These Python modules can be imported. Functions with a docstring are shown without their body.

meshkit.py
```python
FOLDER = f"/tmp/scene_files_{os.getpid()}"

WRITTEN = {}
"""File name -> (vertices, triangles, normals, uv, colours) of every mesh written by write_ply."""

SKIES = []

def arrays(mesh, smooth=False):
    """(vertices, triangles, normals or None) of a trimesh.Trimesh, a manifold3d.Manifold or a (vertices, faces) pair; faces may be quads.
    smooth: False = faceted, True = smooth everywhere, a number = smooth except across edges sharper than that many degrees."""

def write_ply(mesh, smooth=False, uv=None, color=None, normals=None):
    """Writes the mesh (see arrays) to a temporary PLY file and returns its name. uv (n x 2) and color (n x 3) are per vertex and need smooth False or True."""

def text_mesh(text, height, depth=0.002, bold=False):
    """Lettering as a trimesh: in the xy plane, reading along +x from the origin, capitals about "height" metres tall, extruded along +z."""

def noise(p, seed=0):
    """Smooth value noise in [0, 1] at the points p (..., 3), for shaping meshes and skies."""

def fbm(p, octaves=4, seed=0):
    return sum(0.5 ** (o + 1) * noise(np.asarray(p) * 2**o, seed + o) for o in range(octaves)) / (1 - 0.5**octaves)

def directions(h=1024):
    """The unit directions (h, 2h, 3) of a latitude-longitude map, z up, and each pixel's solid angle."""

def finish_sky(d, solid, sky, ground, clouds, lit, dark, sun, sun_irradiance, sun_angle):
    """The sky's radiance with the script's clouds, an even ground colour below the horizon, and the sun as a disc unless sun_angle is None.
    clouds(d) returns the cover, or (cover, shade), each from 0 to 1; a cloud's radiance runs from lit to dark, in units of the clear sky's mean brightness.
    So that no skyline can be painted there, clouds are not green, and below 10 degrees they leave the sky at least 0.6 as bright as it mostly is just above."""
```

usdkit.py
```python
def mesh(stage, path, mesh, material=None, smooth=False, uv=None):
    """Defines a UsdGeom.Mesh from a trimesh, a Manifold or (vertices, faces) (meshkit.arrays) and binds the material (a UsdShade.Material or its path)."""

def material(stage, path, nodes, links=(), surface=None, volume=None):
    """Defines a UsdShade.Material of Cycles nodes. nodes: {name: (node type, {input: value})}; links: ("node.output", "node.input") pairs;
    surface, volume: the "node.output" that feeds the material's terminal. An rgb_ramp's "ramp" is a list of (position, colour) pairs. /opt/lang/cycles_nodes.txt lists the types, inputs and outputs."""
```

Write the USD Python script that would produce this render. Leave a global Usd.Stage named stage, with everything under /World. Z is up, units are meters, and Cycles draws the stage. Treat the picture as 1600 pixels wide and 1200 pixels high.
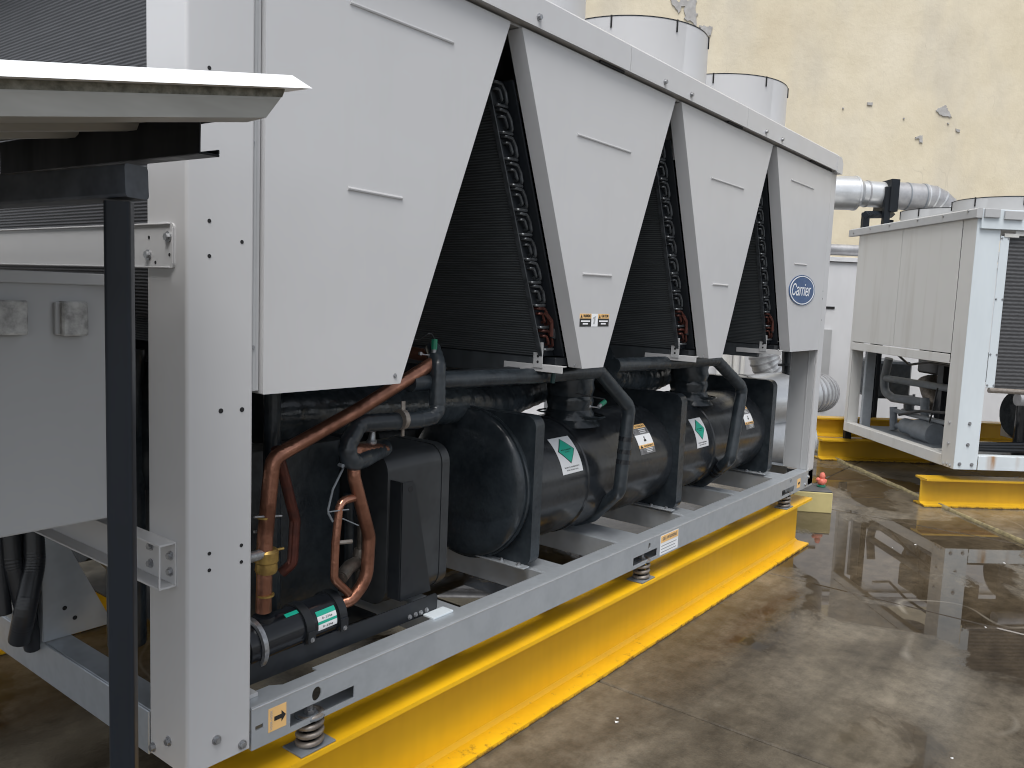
import math, random
import numpy as np, trimesh
import usdkit, meshkit
from shapely.geometry import Polygon, Point, box as sbox
from shapely import affinity
from pxr import Usd, UsdGeom, UsdLux, UsdShade, Gf, Sdf

random.seed(7); rng = np.random.default_rng(7)
stage = Usd.Stage.CreateInMemory()
UsdGeom.SetStageUpAxis(stage, 'Z'); UsdGeom.SetStageMetersPerUnit(stage, 1.0)
UsdGeom.Xform.Define(stage, '/World'); UsdGeom.Scope.Define(stage, '/World/Looks')

# ------------------------------------------------------------------ camera
F, YAW, PITCH, ROLL = 1285.2, 0.6565, -0.1059, 0.0409
C = np.array([-1.0453, -1.7633, 1.2188])
_f = np.array([math.cos(PITCH)*math.cos(YAW), math.cos(PITCH)*math.sin(YAW), math.sin(PITCH)])
_r = np.array([math.sin(YAW), -math.cos(YAW), 0.0]); _u = np.cross(_r, _f)
RR = np.array([math.cos(ROLL)*_r+math.sin(ROLL)*_u, -math.sin(ROLL)*_r+math.cos(ROLL)*_u, _f])
cam = UsdGeom.Camera.Define(stage, '/World/camera')
cam.AddTransformOp().Set(Gf.Matrix4d(*[*RR[0], 0, *RR[1], 0, *(-RR[2]), 0, *C, 1]))
cam.CreateHorizontalApertureAttr(36.0); cam.CreateVerticalApertureAttr(27.0)
cam.CreateFocalLengthAttr(36.0*F/1600); cam.CreateClippingRangeAttr(Gf.Vec2f(0.05, 500))
cam.CreateExposureAttr(1.04)

# ------------------------------------------------------------------ sky and sun (overcast)
SUN_EL, SUN_DIR = math.radians(66), np.array([-0.85, -0.5])
SUN_DIR = SUN_DIR/np.linalg.norm(SUN_DIR)
sky_mat = usdkit.material(stage, '/World/Looks/sky_overcast', {
    'sky': ('sky_texture', {'sky_type': 'single_scattering', 'sun_disc': False, 'sun_elevation': SUN_EL, 'sun_rotation': math.atan2(SUN_DIR[0], SUN_DIR[1]), 'aerosol_density': 2.0}),
    'bw': ('rgb_to_bw', {}),
    'tc': ('texture_coordinate', {}),
    'n': ('noise_texture', {'scale': 2.2, 'detail': 5.0, 'roughness': 0.55}),
    'cl': ('rgb_ramp', {'ramp': [(0.3, (5.3, 5.6, 6.0)), (0.7, (7.6, 7.7, 7.9))]}),
    'clm': ('rgb_ramp', {'ramp': [(0.3, (0.66, 0.7, 0.76)), (0.7, (0.98, 0.99, 1.0))]}),
    'm': ('mix', {'mix_type': 'multiply', 'fac': 1.0}),
    'mm': ('mix', {'mix_type': 'mix', 'fac': 0.85}),
    'bg': ('background_shader', {'strength': 0.125})},
    [('sky.color', 'bw.color'), ('tc.generated', 'n.vector'), ('n.fac', 'clm.fac'), ('clm.color', 'm.color1'), ('bw.val', 'm.color2'),
     ('sky.color', 'mm.color1'), ('m.color', 'mm.color2'), ('mm.color', 'bg.color')], surface='bg.background')
dome = UsdLux.DomeLight.Define(stage, '/World/sky')
UsdShade.MaterialBindingAPI.Apply(dome.GetPrim()).Bind(sky_mat)
dome.GetPrim().SetCustomDataByKey('kind', 'structure')
sun = UsdLux.DistantLight.Define(stage, '/World/sun')
sun.CreateIntensityAttr(0.4); sun.CreateAngleAttr(35.0); sun.CreateColorAttr(Gf.Vec3f(1.0, 0.97, 0.93))
sun.CreateNormalizeAttr(True)
_z = np.array([*(SUN_DIR*math.cos(SUN_EL)), math.sin(SUN_EL)]); _x = np.cross([0, 0, 1], _z); _x /= np.linalg.norm(_x); _y = np.cross(_z, _x)
sun.AddTransformOp().Set(Gf.Matrix4d(*[*_x, 0, *_y, 0, *_z, 0, 0, 0, 20, 1]))

# ------------------------------------------------------------------ helpers: a photo direction met with a plane, in world metres
GZ = -0.43                       # roof slab level; z = 0 is the underside of the chiller's base rail
def ray(u, v): return np.array([(u-800)/F, (600-v)/F, 1.0]) @ RR
def A(u, v, x=None, y=None, z=None, s=None):
    d = ray(u, v)
    t = s if s is not None else (x-C[0])/d[0] if x is not None else (y-C[1])/d[1] if y is not None else (z-C[2])/d[2]
    return C+t*d

def cat(ms):
    V, Fs, n = [], [], 0
    for m in ms:
        v, f = (m.vertices, m.faces) if hasattr(m, 'vertices') else m
        V.append(np.asarray(v, float)); Fs.append(np.asarray(f, int)+n); n += len(v)
    return np.vstack(V), np.vstack(Fs)
def fix(m):                       # outward winding
    t = trimesh.Trimesh(*m, process=False)
    if t.volume < 0: return m[0], m[1][:, ::-1]
    return m
def cbox(x0, x1, y0, y1, z0, z1, c=0.002):
    lo = np.array([min(x0, x1), min(y0, y1), min(z0, z1)]); hi = np.array([max(x0, x1), max(y0, y1), max(z0, z1)])
    c = min(c, 0.45*(hi-lo).min()); P = []
    for a in range(3):
        for sx in (0, 1):
            for sy in (0, 1):
                for sz in (0, 1):
                    p = np.where([sx, sy, sz], hi, lo).astype(float)
                    q = np.where([sx, sy, sz], hi-c, lo+c).astype(float)
                    q[a] = p[a]; P.append(q)
    h = trimesh.convex.convex_hull(np.array(P))
    return np.array(h.vertices), np.array(h.faces)
def rbox(x0, x1, y0, y1, z0, z1, r, axis='z', seg=5):          # box with the edges along one axis rounded
    lo = [x0, y0, z0]; hi = [x1, y1, z1]; k = 'xyz'.index(axis); i, j = [q for q in range(3) if q != k]
    p = sbox(lo[i]+r, lo[j]+r, hi[i]-r, hi[j]-r).buffer(r, quad_segs=seg)
    return slab(p, i, j, k, lo[k], hi[k])
def slab(poly, i, j, k, a, b, c=0.0):                              # extrude a shapely polygon lying in axes i, j along k from a to b
    m = trimesh.creation.extrude_polygon(poly, abs(b-a), engine='earcut')
    v = np.array(m.vertices); o = np.zeros_like(v); o[:, i] = v[:, 0]; o[:, j] = v[:, 1]; o[:, k] = v[:, 2]+min(a, b)
    return fix((o, np.array(m.faces)))
def hull(P):
    h = trimesh.convex.convex_hull(np.array(P, float)); return np.array(h.vertices), np.array(h.faces)
def fillet(P, R, n=7):
    P = [np.asarray(p, float) for p in P]; out = [P[0]]
    for a, b, c in zip(P[:-2], P[1:-1], P[2:]):
        d0 = (a-b); d1 = (c-b); l0, l1 = np.linalg.norm(d0), np.linalg.norm(d1); d0 /= l0; d1 /= l1
        ang = math.acos(np.clip(d0@d1, -1, 1))
        if ang > 3.1 or R <= 0: out.append(b); continue
        t = min(R/math.tan(ang/2), 0.47*l0, 0.47*l1); r = t*math.tan(ang/2)
        cen = b+(d0+d1)/np.linalg.norm(d0+d1)*(r/math.sin(ang/2))
        s0 = b+d0*t-cen; s1 = b+d1*t-cen; th = math.pi-ang
        for q in np.linspace(0, 1, n):
            out.append(cen+(math.sin((1-q)*th)*s0+math.sin(q*th)*s1)/math.sin(th))
    out.append(P[-1]); return np.array(out)
def tube(P, r, R=0.0, n=16, step=None, rf=None, cap=True, raw=False):
    P = np.array(P, float) if raw else fillet(P, R)
    if step:
        L = np.r_[0, np.cumsum(np.linalg.norm(np.diff(P, axis=0), axis=1))]
        s = np.unique(np.r_[np.arange(0, L[-1], step), L]); s = s[np.r_[True, np.diff(s) > 1e-5]]
        P = np.stack([np.interp(s, L, P[:, k]) for k in range(3)], 1)
    T = np.gradient(P, axis=0); T /= np.linalg.norm(T, axis=1, keepdims=True)
    up = np.array([0, 0, 1.0]) if abs(T[0][2]) < 0.9 else np.array([1.0, 0, 0])
    N = np.cross(T[0], up); N /= np.linalg.norm(N); V = []; a = np.linspace(0, 2*np.pi, n, endpoint=False)
    S = np.r_[0, np.cumsum(np.linalg.norm(np.diff(P, axis=0), axis=1))]
    for k in range(len(P)):
        N = N-T[k]*(N@T[k]); N /= np.linalg.norm(N); B = np.cross(T[k], N)
        rr = r if rf is None else rf(S[k], a)*r
        V.append(P[k]+(np.cos(a)*rr)[:, None]*N+(np.sin(a)*rr)[:, None]*B)
    V = np.vstack(V); Fc = []
    for k in range(len(P)-1):
        for q in range(n):
            q2 = (q+1) % n; Fc += [[k*n+q, k*n+q2, (k+1)*n+q2], [k*n+q, (k+1)*n+q2, (k+1)*n+q]]
    if cap:
        V = np.vstack([V, P[0], P[-1]]); a0, a1 = len(V)-2, len(V)-1; b0 = (len(P)-1)*n
        for q in range(n): Fc += [[a0, (q+1) % n, q], [a1, b0+q, b0+(q+1) % n]]
    return fix((V, np.array(Fc)))
def cyl(p0, p1, r, n=20): return tube([p0, p1], r, n=n)
def lathe(prof, origin, axis, n=40):                              # profile of (r, h); closed around the axis
    ax = np.asarray(axis, float); ax /= np.linalg.norm(ax); e = np.cross(ax, [0, 0, 1.0] if abs(ax[2]) < .9 else [1.0, 0, 0]); e /= np.linalg.norm(e); g = np.cross(ax, e)
    a = np.linspace(0, 2*np.pi, n, endpoint=False); V = []; Fc = []
    for r, h in prof: V.append(np.asarray(origin)+h*ax+(max(r, 1e-4)*np.cos(a))[:, None]*e+(max(r, 1e-4)*np.sin(a))[:, None]*g)
    for k in range(len(prof)-1):
        for q in range(n):
            q2 = (q+1) % n; Fc += [[k*n+q, (k+1)*n+q2, k*n+q2], [k*n+q, (k+1)*n+q, (k+1)*n+q2]]
    return fix((np.vstack(V), np.array(Fc)))
def bolt(p, d, r=0.009, h=0.008):                                 # washer and hexagon head standing on p, pointing along d
    d = np.asarray(d, float); d /= np.linalg.norm(d); p = np.asarray(p, float)
    return cat([tube([p, p+d*h*.3], r*1.45, n=14), tube([p+d*h*.3, p+d*h], r, n=6)])
def disc(p, d, r, h=0.0012, n=14):
    d = np.asarray(d, float); d /= np.linalg.norm(d); return tube([p, np.asarray(p)+d*h], r, n=n)

class Thing:
    def __init__(s, name, label, cat_, base=(0, 0, 0), group=None, kind=None):
        s.path = '/World/'+numbered('/World', name); s.base = np.asarray(base, float)
        x = UsdGeom.Xform.Define(stage, s.path); x.AddTranslateOp().Set(Gf.Vec3d(*map(float, s.base)))
        tag(x.GetPrim(), label, cat_, group, kind)
    def part(s, name, mesh, mat, smooth=30, parent=None, label=None, kind=None):
        pp = parent or s.path; path = pp+'/'+numbered(pp, name)
        v, f = mesh[0]-s.base, mesh[1]
        m = usdkit.mesh(stage, path, (v, f), mat, smooth)
        if label: m.GetPrim().SetCustomDataByKey('label', label)
        if kind: m.GetPrim().SetCustomDataByKey('kind', kind)
        return path
_names = {}
def numbered(parent, name):
    k = _names.get((parent, name), 0); _names[(parent, name)] = k+1
    return name if k == 0 else f'{name}_{k:03d}'
def tag(p, label=None, cat_=None, group=None, kind=None):
    for k, v in (('label', label), ('category', cat_), ('group', group), ('kind', kind)):
        if v: p.SetCustomDataByKey(k, v)
def single(name, mesh, mat, label=None, cat_=None, group=None, kind=None, smooth=30):
    path = '/World/'+numbered('/World', name)
    m = usdkit.mesh(stage, path, mesh, mat, smooth); tag(m.GetPrim(), label, cat_, group, kind); return path

# ------------------------------------------------------------------ materials
def paint(name, col, col2=None, rough=0.4, metal=0.0, scale=3.0, detail=4.0, bump=0.0, bscale=60.0, spec=0.5, rough2=None, stretch=(1, 1, 1), coat=0.0, dist=0.004):
    col2 = col2 or tuple(c*0.9 for c in col); rough2 = rough if rough2 is None else rough2
    nodes = {'g': ('geometry', {}), 'mp': ('mapping', {'scale': stretch}), 'n': ('noise_texture', {'scale': scale, 'detail': detail, 'roughness': 0.6}),
             'r': ('rgb_ramp', {'ramp': [(0.35, col2), (0.65, col)]}),
             'rr': ('map_range', {'from_min': 0.35, 'from_max': 0.65, 'to_min': rough2, 'to_max': rough, 'clamp': True}),
             'p': ('principled_bsdf', {'metallic': metal, 'specular_ior_level': spec, 'coat_weight': coat, 'coat_roughness': 0.15})}
    links = [('g.position', 'mp.vector'), ('mp.vector', 'n.vector'), ('n.fac', 'r.fac'), ('r.color', 'p.base_color'), ('n.fac', 'rr.value'), ('rr.result', 'p.roughness')]
    if bump:
        nodes['bn'] = ('noise_texture', {'scale': bscale, 'detail': 3.0, 'roughness': 0.6}); nodes['b'] = ('bump', {'strength': bump, 'distance': dist})
        links += [('g.position', 'bn.vector'), ('bn.fac', 'b.height'), ('b.normal', 'p.normal')]
    return usdkit.material(stage, '/World/Looks/'+name, nodes, links, surface='p.BSDF')

def enamel(name, c, dirt, amount, rough):
    nodes = {'g': ('geometry', {}), 'n': ('noise_texture', {'scale': 1.3, 'detail': 5.0}), 'mp': ('mapping', {'scale': (5.0, 5.0, 0.5)}), 'n2': ('noise_texture', {'scale': 1.5, 'detail': 6.0, 'roughness': 0.65}), 'n3': ('noise_texture', {'scale': 55.0, 'detail': 4.0, 'roughness': 0.7}),
             'nb': ('noise_texture', {'scale': 2.6, 'detail': 1.0}), 'b': ('bump', {'strength': 0.10, 'distance': 0.03}),
             'r1': ('rgb_ramp', {'ramp': [(0.3, tuple(q*.95 for q in c)), (0.7, c)]}), 'r2': ('map_range', {'from_min': 0.50, 'from_max': 0.72, 'to_min': 0.0, 'to_max': amount, 'clamp': True}), 'r3': ('map_range', {'from_min': 0.70, 'from_max': 0.78, 'to_min': 0.0, 'to_max': 0.35, 'clamp': True}),
             'a': ('math', {'math_type': 'add', 'use_clamp': True}), 'm': ('mix', {'color2': dirt}), 'rr': ('map_range', {'from_min': 0.3, 'from_max': 0.7, 'to_min': rough-.06, 'to_max': rough+.10}), 'p': ('principled_bsdf', {})}
    links = [('g.position', k+'.vector') for k in ('n', 'mp', 'n3', 'nb')]+[('mp.vector', 'n2.vector'), ('n.fac', 'r1.fac'), ('n2.fac', 'r2.value'), ('n3.fac', 'r3.value'), ('r2.result', 'a.value1'), ('r3.result', 'a.value2'), ('r1.color', 'm.color1'), ('a.value', 'm.fac'), ('m.color', 'p.base_color'), ('n.fac', 'rr.value'), ('rr.result', 'p.roughness'), ('nb.fac', 'b.height'), ('b.normal', 'p.normal')]
    return usdkit.material(stage, '/World/Looks/'+name, nodes, links, surface='p.BSDF')
GREY = enamel('grey_enamel', (0.485, 0.484, 0.488), (0.38, 0.37, 0.35), 0.10, 0.33)
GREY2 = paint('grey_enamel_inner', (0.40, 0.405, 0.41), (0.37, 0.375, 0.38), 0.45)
WHITE = paint('white_label', (0.78, 0.79, 0.8), (0.74, 0.75, 0.76), 0.4)
GALV = paint('galvanised_steel', (0.44, 0.47, 0.50), (0.37, 0.395, 0.42), 0.32, metal=0.55, scale=9, detail=4, rough2=0.48, bump=0.05, bscale=25)
YELLOW = None
BLACK = paint('black_insulation', (0.021, 0.027, 0.032), (0.012, 0.0155, 0.019), 0.36, scale=9, rough2=0.22, bump=0.35, bscale=20, dist=0.006)
SHELL = paint('black_shell_wrap', (0.015, 0.017, 0.0195), (0.011, 0.0125, 0.0145), 0.24, scale=6, rough2=0.14, bump=0.06, bscale=7, dist=0.012)
GLOSS = paint('black_gloss_paint', (0.008, 0.009, 0.011), (0.006, 0.007, 0.009), 0.14, scale=6, rough2=0.2)
BAR = paint('black_bar_paint', (0.008, 0.0095, 0.012), (0.006, 0.0075, 0.009), 0.3, scale=6, rough2=0.5, bump=0.03)
WRAP = paint('wet_black_tape_wrap', (0.026, 0.032, 0.037), (0.014, 0.018, 0.021), 0.26, scale=10, rough2=0.16, bump=0.5, bscale=16, dist=0.008)
DKMETAL = paint('dark_valve_metal', (0.13, 0.115, 0.10), (0.05, 0.045, 0.04), 0.35, metal=0.7, scale=30)
COILB = paint('grey_seal_beam', (0.055, 0.062, 0.068), (0.035, 0.04, 0.044), 0.5, scale=14, stretch=(1, 1, .4))
BOXI = paint('grey_black_insulation', (0.032, 0.035, 0.038), (0.020, 0.022, 0.024), 0.4, scale=5, rough2=0.3, bump=0.12, bscale=8, dist=0.01)
TEAL = paint('dark_teal_rubber', (0.010, 0.034, 0.034), (0.008, 0.026, 0.026), 0.4)
POST = paint('blue_black_post_paint', (0.010, 0.013, 0.018), (0.007, 0.009, 0.012), 0.36, scale=7, rough2=0.6, stretch=(1, 1, .3), bump=0.05, spec=0.25)
BEAMP = paint('scuffed_beam_paint', (0.060, 0.070, 0.086), (0.028, 0.034, 0.044), 0.45, scale=22, detail=6, bump=0.06)
COPPER = paint('copper_pipe', (0.47, 0.225, 0.15), (0.15, 0.066, 0.042), 0.18, metal=0.9, scale=8, detail=9, rough2=0.42, bump=0.55, bscale=42)
COPPERD = paint('lacquered_copper', (0.12, 0.040, 0.030), (0.055, 0.022, 0.018), 0.2, metal=0.6, scale=20, rough2=0.4, bump=0.1, bscale=60)
BEND = paint('tarnished_bend_tubes', (0.10, 0.108, 0.115), (0.05, 0.054, 0.058), 0.32, metal=0.6, scale=30)
BRASS = paint('brass_fitting', (0.45, 0.30, 0.09), (0.28, 0.18, 0.06), 0.35, metal=0.8, scale=30, rough2=0.5)
STEEL = paint('spring_steel', (0.32, 0.29, 0.26), (0.20, 0.17, 0.145), 0.4, metal=0.7, scale=30, rough2=0.6)
ZINC = paint('zinc_bolt', (0.4, 0.41, 0.42), (0.25, 0.25, 0.26), 0.35, metal=0.8, scale=90)
ZINCB = paint('bright_zinc_edge', (0.60, 0.62, 0.64), (0.52, 0.54, 0.56), 0.3, metal=0.6, scale=20)
DARK = paint('dark_hole', (0.006, 0.006, 0.007), (0.004, 0.004, 0.005), 0.7)
FOAM = paint('weathered_foam_edge', (0.30, 0.29, 0.24), (0.12, 0.115, 0.09), 0.8, scale=60, detail=6, bump=0.4, bscale=60)
SHEET = paint('roof_underside_sheet', (0.42, 0.42, 0.40), (0.34, 0.34, 0.32), 0.5, scale=4, stretch=(1, 1, 4))
ROOFW = paint('white_roof_sheet', (0.86, 0.87, 0.88), (0.82, 0.83, 0.85), 0.45)
ORANGE = paint('orange_label', (0.80, 0.50, 0.20), (0.74, 0.46, 0.19), 0.45)
INK = paint('black_ink', (0.012, 0.012, 0.012), (0.010, 0.010, 0.010), 0.5)
GREEN = paint('green_label', (0.012, 0.42, 0.29), (0.010, 0.38, 0.26), 0.35)
BLUE = paint('logo_blue', (0.045, 0.085, 0.18), (0.035, 0.065, 0.14), 0.25, scale=10)
FADE = paint('faded_grey_label', (0.20, 0.20, 0.205), (0.09, 0.09, 0.093), 0.5, scale=60)
SENSOR = paint('green_plastic', (0.01, 0.16, 0.09), (0.008, 0.12, 0.07), 0.35)
OLDW = enamel('weathered_cream_paint', (0.56, 0.555, 0.535), (0.36, 0.335, 0.29), 0.38, 0.48)
OLDB = paint('weathered_blueish_paint', (0.58, 0.63, 0.66), (0.53, 0.58, 0.61), 0.45, scale=4, detail=6, stretch=(1, 1, 0.25))
def rusty(name, col, spots):
    nodes = {'g': ('geometry', {}), 'n': ('noise_texture', {'scale': 5.0, 'detail': 6.0}), 'mp': ('mapping', {'scale': (14.0, 14.0, 3.0)}), 'n2': ('noise_texture', {'scale': 2.0, 'detail': 5.0}),
             'r': ('rgb_ramp', {'ramp': [(0.35, tuple(c*.9 for c in col)), (0.65, col)]}), 'm': ('mix', {'color2': (0.30, 0.15, 0.045)}), 'p': ('principled_bsdf', {'roughness': 0.5}), 'k': ('map_range', {'from_min': .3, 'from_max': .65, 'to_min': .35, 'to_max': 1.0, 'clamp': True}), 'f': ('math', {'math_type': 'multiply', 'use_clamp': True})}
    links = [('g.position', 'n.vector'), ('g.position', 'mp.vector'), ('mp.vector', 'n2.vector'), ('n.fac', 'r.fac'), ('r.color', 'm.color1'), ('m.color', 'p.base_color'), ('n2.fac', 'k.value')]; prev = None
    for k, (p, r, a) in enumerate(spots):
        nodes[f's{k}'] = ('vector_math', {'math_type': 'subtract', 'vector2': tuple(p)}); nodes[f'c{k}'] = ('vector_math', {'math_type': 'multiply', 'vector2': (1/r, 1/r, .18/r)}); nodes[f'l{k}'] = ('vector_math', {'math_type': 'length'})
        nodes[f'q{k}'] = ('map_range', {'range_type': 'smoothstep', 'from_min': 0.0, 'from_max': 1.0, 'to_min': a, 'to_max': 0.0, 'clamp': True}); links += [('g.position', f's{k}.vector1'), (f's{k}.vector', f'c{k}.vector1'), (f'c{k}.vector', f'l{k}.vector1'), (f'l{k}.value', f'q{k}.value')]
        if prev: nodes[f'x{k}'] = ('math', {'math_type': 'add'}); links += [(prev, f'x{k}.value1'), (f'q{k}.result', f'x{k}.value2')]; prev = f'x{k}.value'
        else: prev = f'q{k}.result'
    links += [(prev, 'f.value1'), ('k.result', 'f.value2'), ('f.value', 'm.fac')]
    return usdkit.material(stage, '/World/Looks/'+name, nodes, links, surface='p.BSDF')
FOIL = paint('aluminium_jacket', (0.66, 0.67, 0.68), (0.50, 0.51, 0.52), 0.3, metal=0.75, scale=6, detail=5, rough2=0.45, bump=0.12, bscale=14, dist=0.01)
FOILD = paint('dull_aluminium_jacket', (0.42, 0.42, 0.43), (0.28, 0.28, 0.29), 0.42, metal=0.6, scale=6, detail=5, rough2=0.55, bump=0.1, bscale=14, dist=0.01)
GPIPE = paint('grey_pipe_paint', (0.19, 0.21, 0.23), (0.15, 0.165, 0.18), 0.5, scale=12)
MORTAR = paint('grey_render', (0.42, 0.41, 0.40), (0.32, 0.31, 0.30), 0.9, scale=12, bump=0.3, bscale=30)
BLOCKY = paint('pale_yellow_plinth_paint', (0.52, 0.44, 0.20), (0.45, 0.38, 0.17), 0.7, scale=7, bump=0.08)
KERB = paint('worn_kerb_strip', (0.27, 0.225, 0.115), (0.12, 0.10, 0.055), 0.75, scale=24, detail=6, bump=0.3)
BLOCKT = paint('plinth_top_rubber', (0.10, 0.105, 0.11), (0.07, 0.073, 0.077), 0.6, scale=12)
CORAL = paint('coral_plastic', (0.75, 0.20, 0.14), (0.65, 0.16, 0.11), 0.45, scale=40)
RUBBER = paint('black_corrugated_hose', (0.016, 0.017, 0.020), (0.012, 0.013, 0.015), 0.35)
BLISTER = paint('blistered_box_paint', (0.46, 0.46, 0.45), (0.20, 0.20, 0.195), 0.6, scale=34, detail=6, bump=0.5, bscale=40)
CASING = paint('control_box_paint', (0.41, 0.415, 0.42), (0.37, 0.375, 0.38), 0.42, scale=2.5, stretch=(1, 1, .4))

def fin_material(name, c1, c2, sc, axis='z'):
    return usdkit.material(stage, '/World/Looks/'+name, {
        'g': ('geometry', {}), 'w': ('wave_texture', {'wave_type': 'bands', 'bands_direction': axis, 'scale': sc, 'distortion': 0.6, 'detail': 1.0, 'detail_scale': 3.0}),
        'n': ('noise_texture', {'scale': 7.0, 'detail': 4.0}), 'mp': ('mapping', {'scale': (6.0, 1.0, 18.0)}),
        'r': ('rgb_ramp', {'ramp': [(0.25, c2), (0.8, c1)]}), 'm': ('mix', {'mix_type': 'multiply', 'fac': 0.7}), 'r2': ('rgb_ramp', {'ramp': [(0.3, (0.55, 0.55, 0.55)), (0.7, (1.0, 1.0, 1.0))]}),
        'b': ('bump', {'strength': 0.4, 'distance': 0.003}), 'p': ('principled_bsdf', {'roughness': 0.5, 'metallic': 0.35})},
        [('g.position', 'w.vector'), ('g.position', 'mp.vector'), ('mp.vector', 'n.vector'), ('w.fac', 'r.fac'), ('n.fac', 'r2.fac'), ('r.color', 'm.color1'), ('r2.color', 'm.color2'),
         ('m.color', 'p.base_color'), ('w.fac', 'b.height'), ('b.normal', 'p.normal')], surface='p.BSDF')
FIN = fin_material('coil_fins', (0.095, 0.103, 0.107), (0.035, 0.040, 0.043), 34.0)
FINEND = fin_material('coil_fins_end', (0.10, 0.10, 0.105), (0.03, 0.031, 0.034), 36.0)
FINOLD = fin_material('coil_fins_old', (0.12, 0.12, 0.125), (0.05, 0.05, 0.052), 10.0)

def yellow_mat(name, base, dark):
    # yellow gloss paint with grime and rust creeping up from the lowest edge
    return usdkit.material(stage, '/World/Looks/'+name, {
        'g': ('geometry', {}), 's': ('separate_xyz', {}), 'n': ('noise_texture', {'scale': 16.0, 'detail': 9.0, 'roughness': 0.75}), 'n2': ('noise_texture', {'scale': 1.7, 'detail': 5.0}),
        'mp': ('mapping', {'scale': (1.0, 1.0, 0.15)}), 'n3': ('noise_texture', {'scale': 24.0, 'detail': 3.0}),
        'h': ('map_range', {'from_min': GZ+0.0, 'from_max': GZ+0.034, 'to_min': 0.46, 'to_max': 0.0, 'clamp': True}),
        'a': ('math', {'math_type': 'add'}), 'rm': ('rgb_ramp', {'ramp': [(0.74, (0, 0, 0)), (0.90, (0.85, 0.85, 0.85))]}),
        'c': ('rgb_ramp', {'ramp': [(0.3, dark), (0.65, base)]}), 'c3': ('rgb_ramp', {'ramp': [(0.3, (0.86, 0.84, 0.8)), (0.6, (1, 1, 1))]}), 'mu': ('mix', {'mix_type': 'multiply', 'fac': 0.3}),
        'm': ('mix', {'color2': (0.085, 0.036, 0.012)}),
        'ro': ('map_range', {'from_min': 0.0, 'from_max': 1.0, 'to_min': 0.30, 'to_max': 0.8}),
        'b': ('bump', {'strength': 0.08, 'distance': 0.003}), 'p': ('principled_bsdf', {'specular_ior_level': 0.5})},
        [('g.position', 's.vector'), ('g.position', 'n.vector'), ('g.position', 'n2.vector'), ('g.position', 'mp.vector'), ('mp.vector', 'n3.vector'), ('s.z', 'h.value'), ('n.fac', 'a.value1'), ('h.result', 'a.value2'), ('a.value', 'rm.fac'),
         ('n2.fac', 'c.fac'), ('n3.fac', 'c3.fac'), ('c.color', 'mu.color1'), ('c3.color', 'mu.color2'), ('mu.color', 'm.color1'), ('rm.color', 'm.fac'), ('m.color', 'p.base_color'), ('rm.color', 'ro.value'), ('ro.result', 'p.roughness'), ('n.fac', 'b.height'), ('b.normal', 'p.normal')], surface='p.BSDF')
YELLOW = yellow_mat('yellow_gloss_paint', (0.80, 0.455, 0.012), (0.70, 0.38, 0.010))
YELLOWF = yellow_mat('yellow_far_paint', (0.62, 0.365, 0.018), (0.46, 0.27, 0.016))

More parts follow.
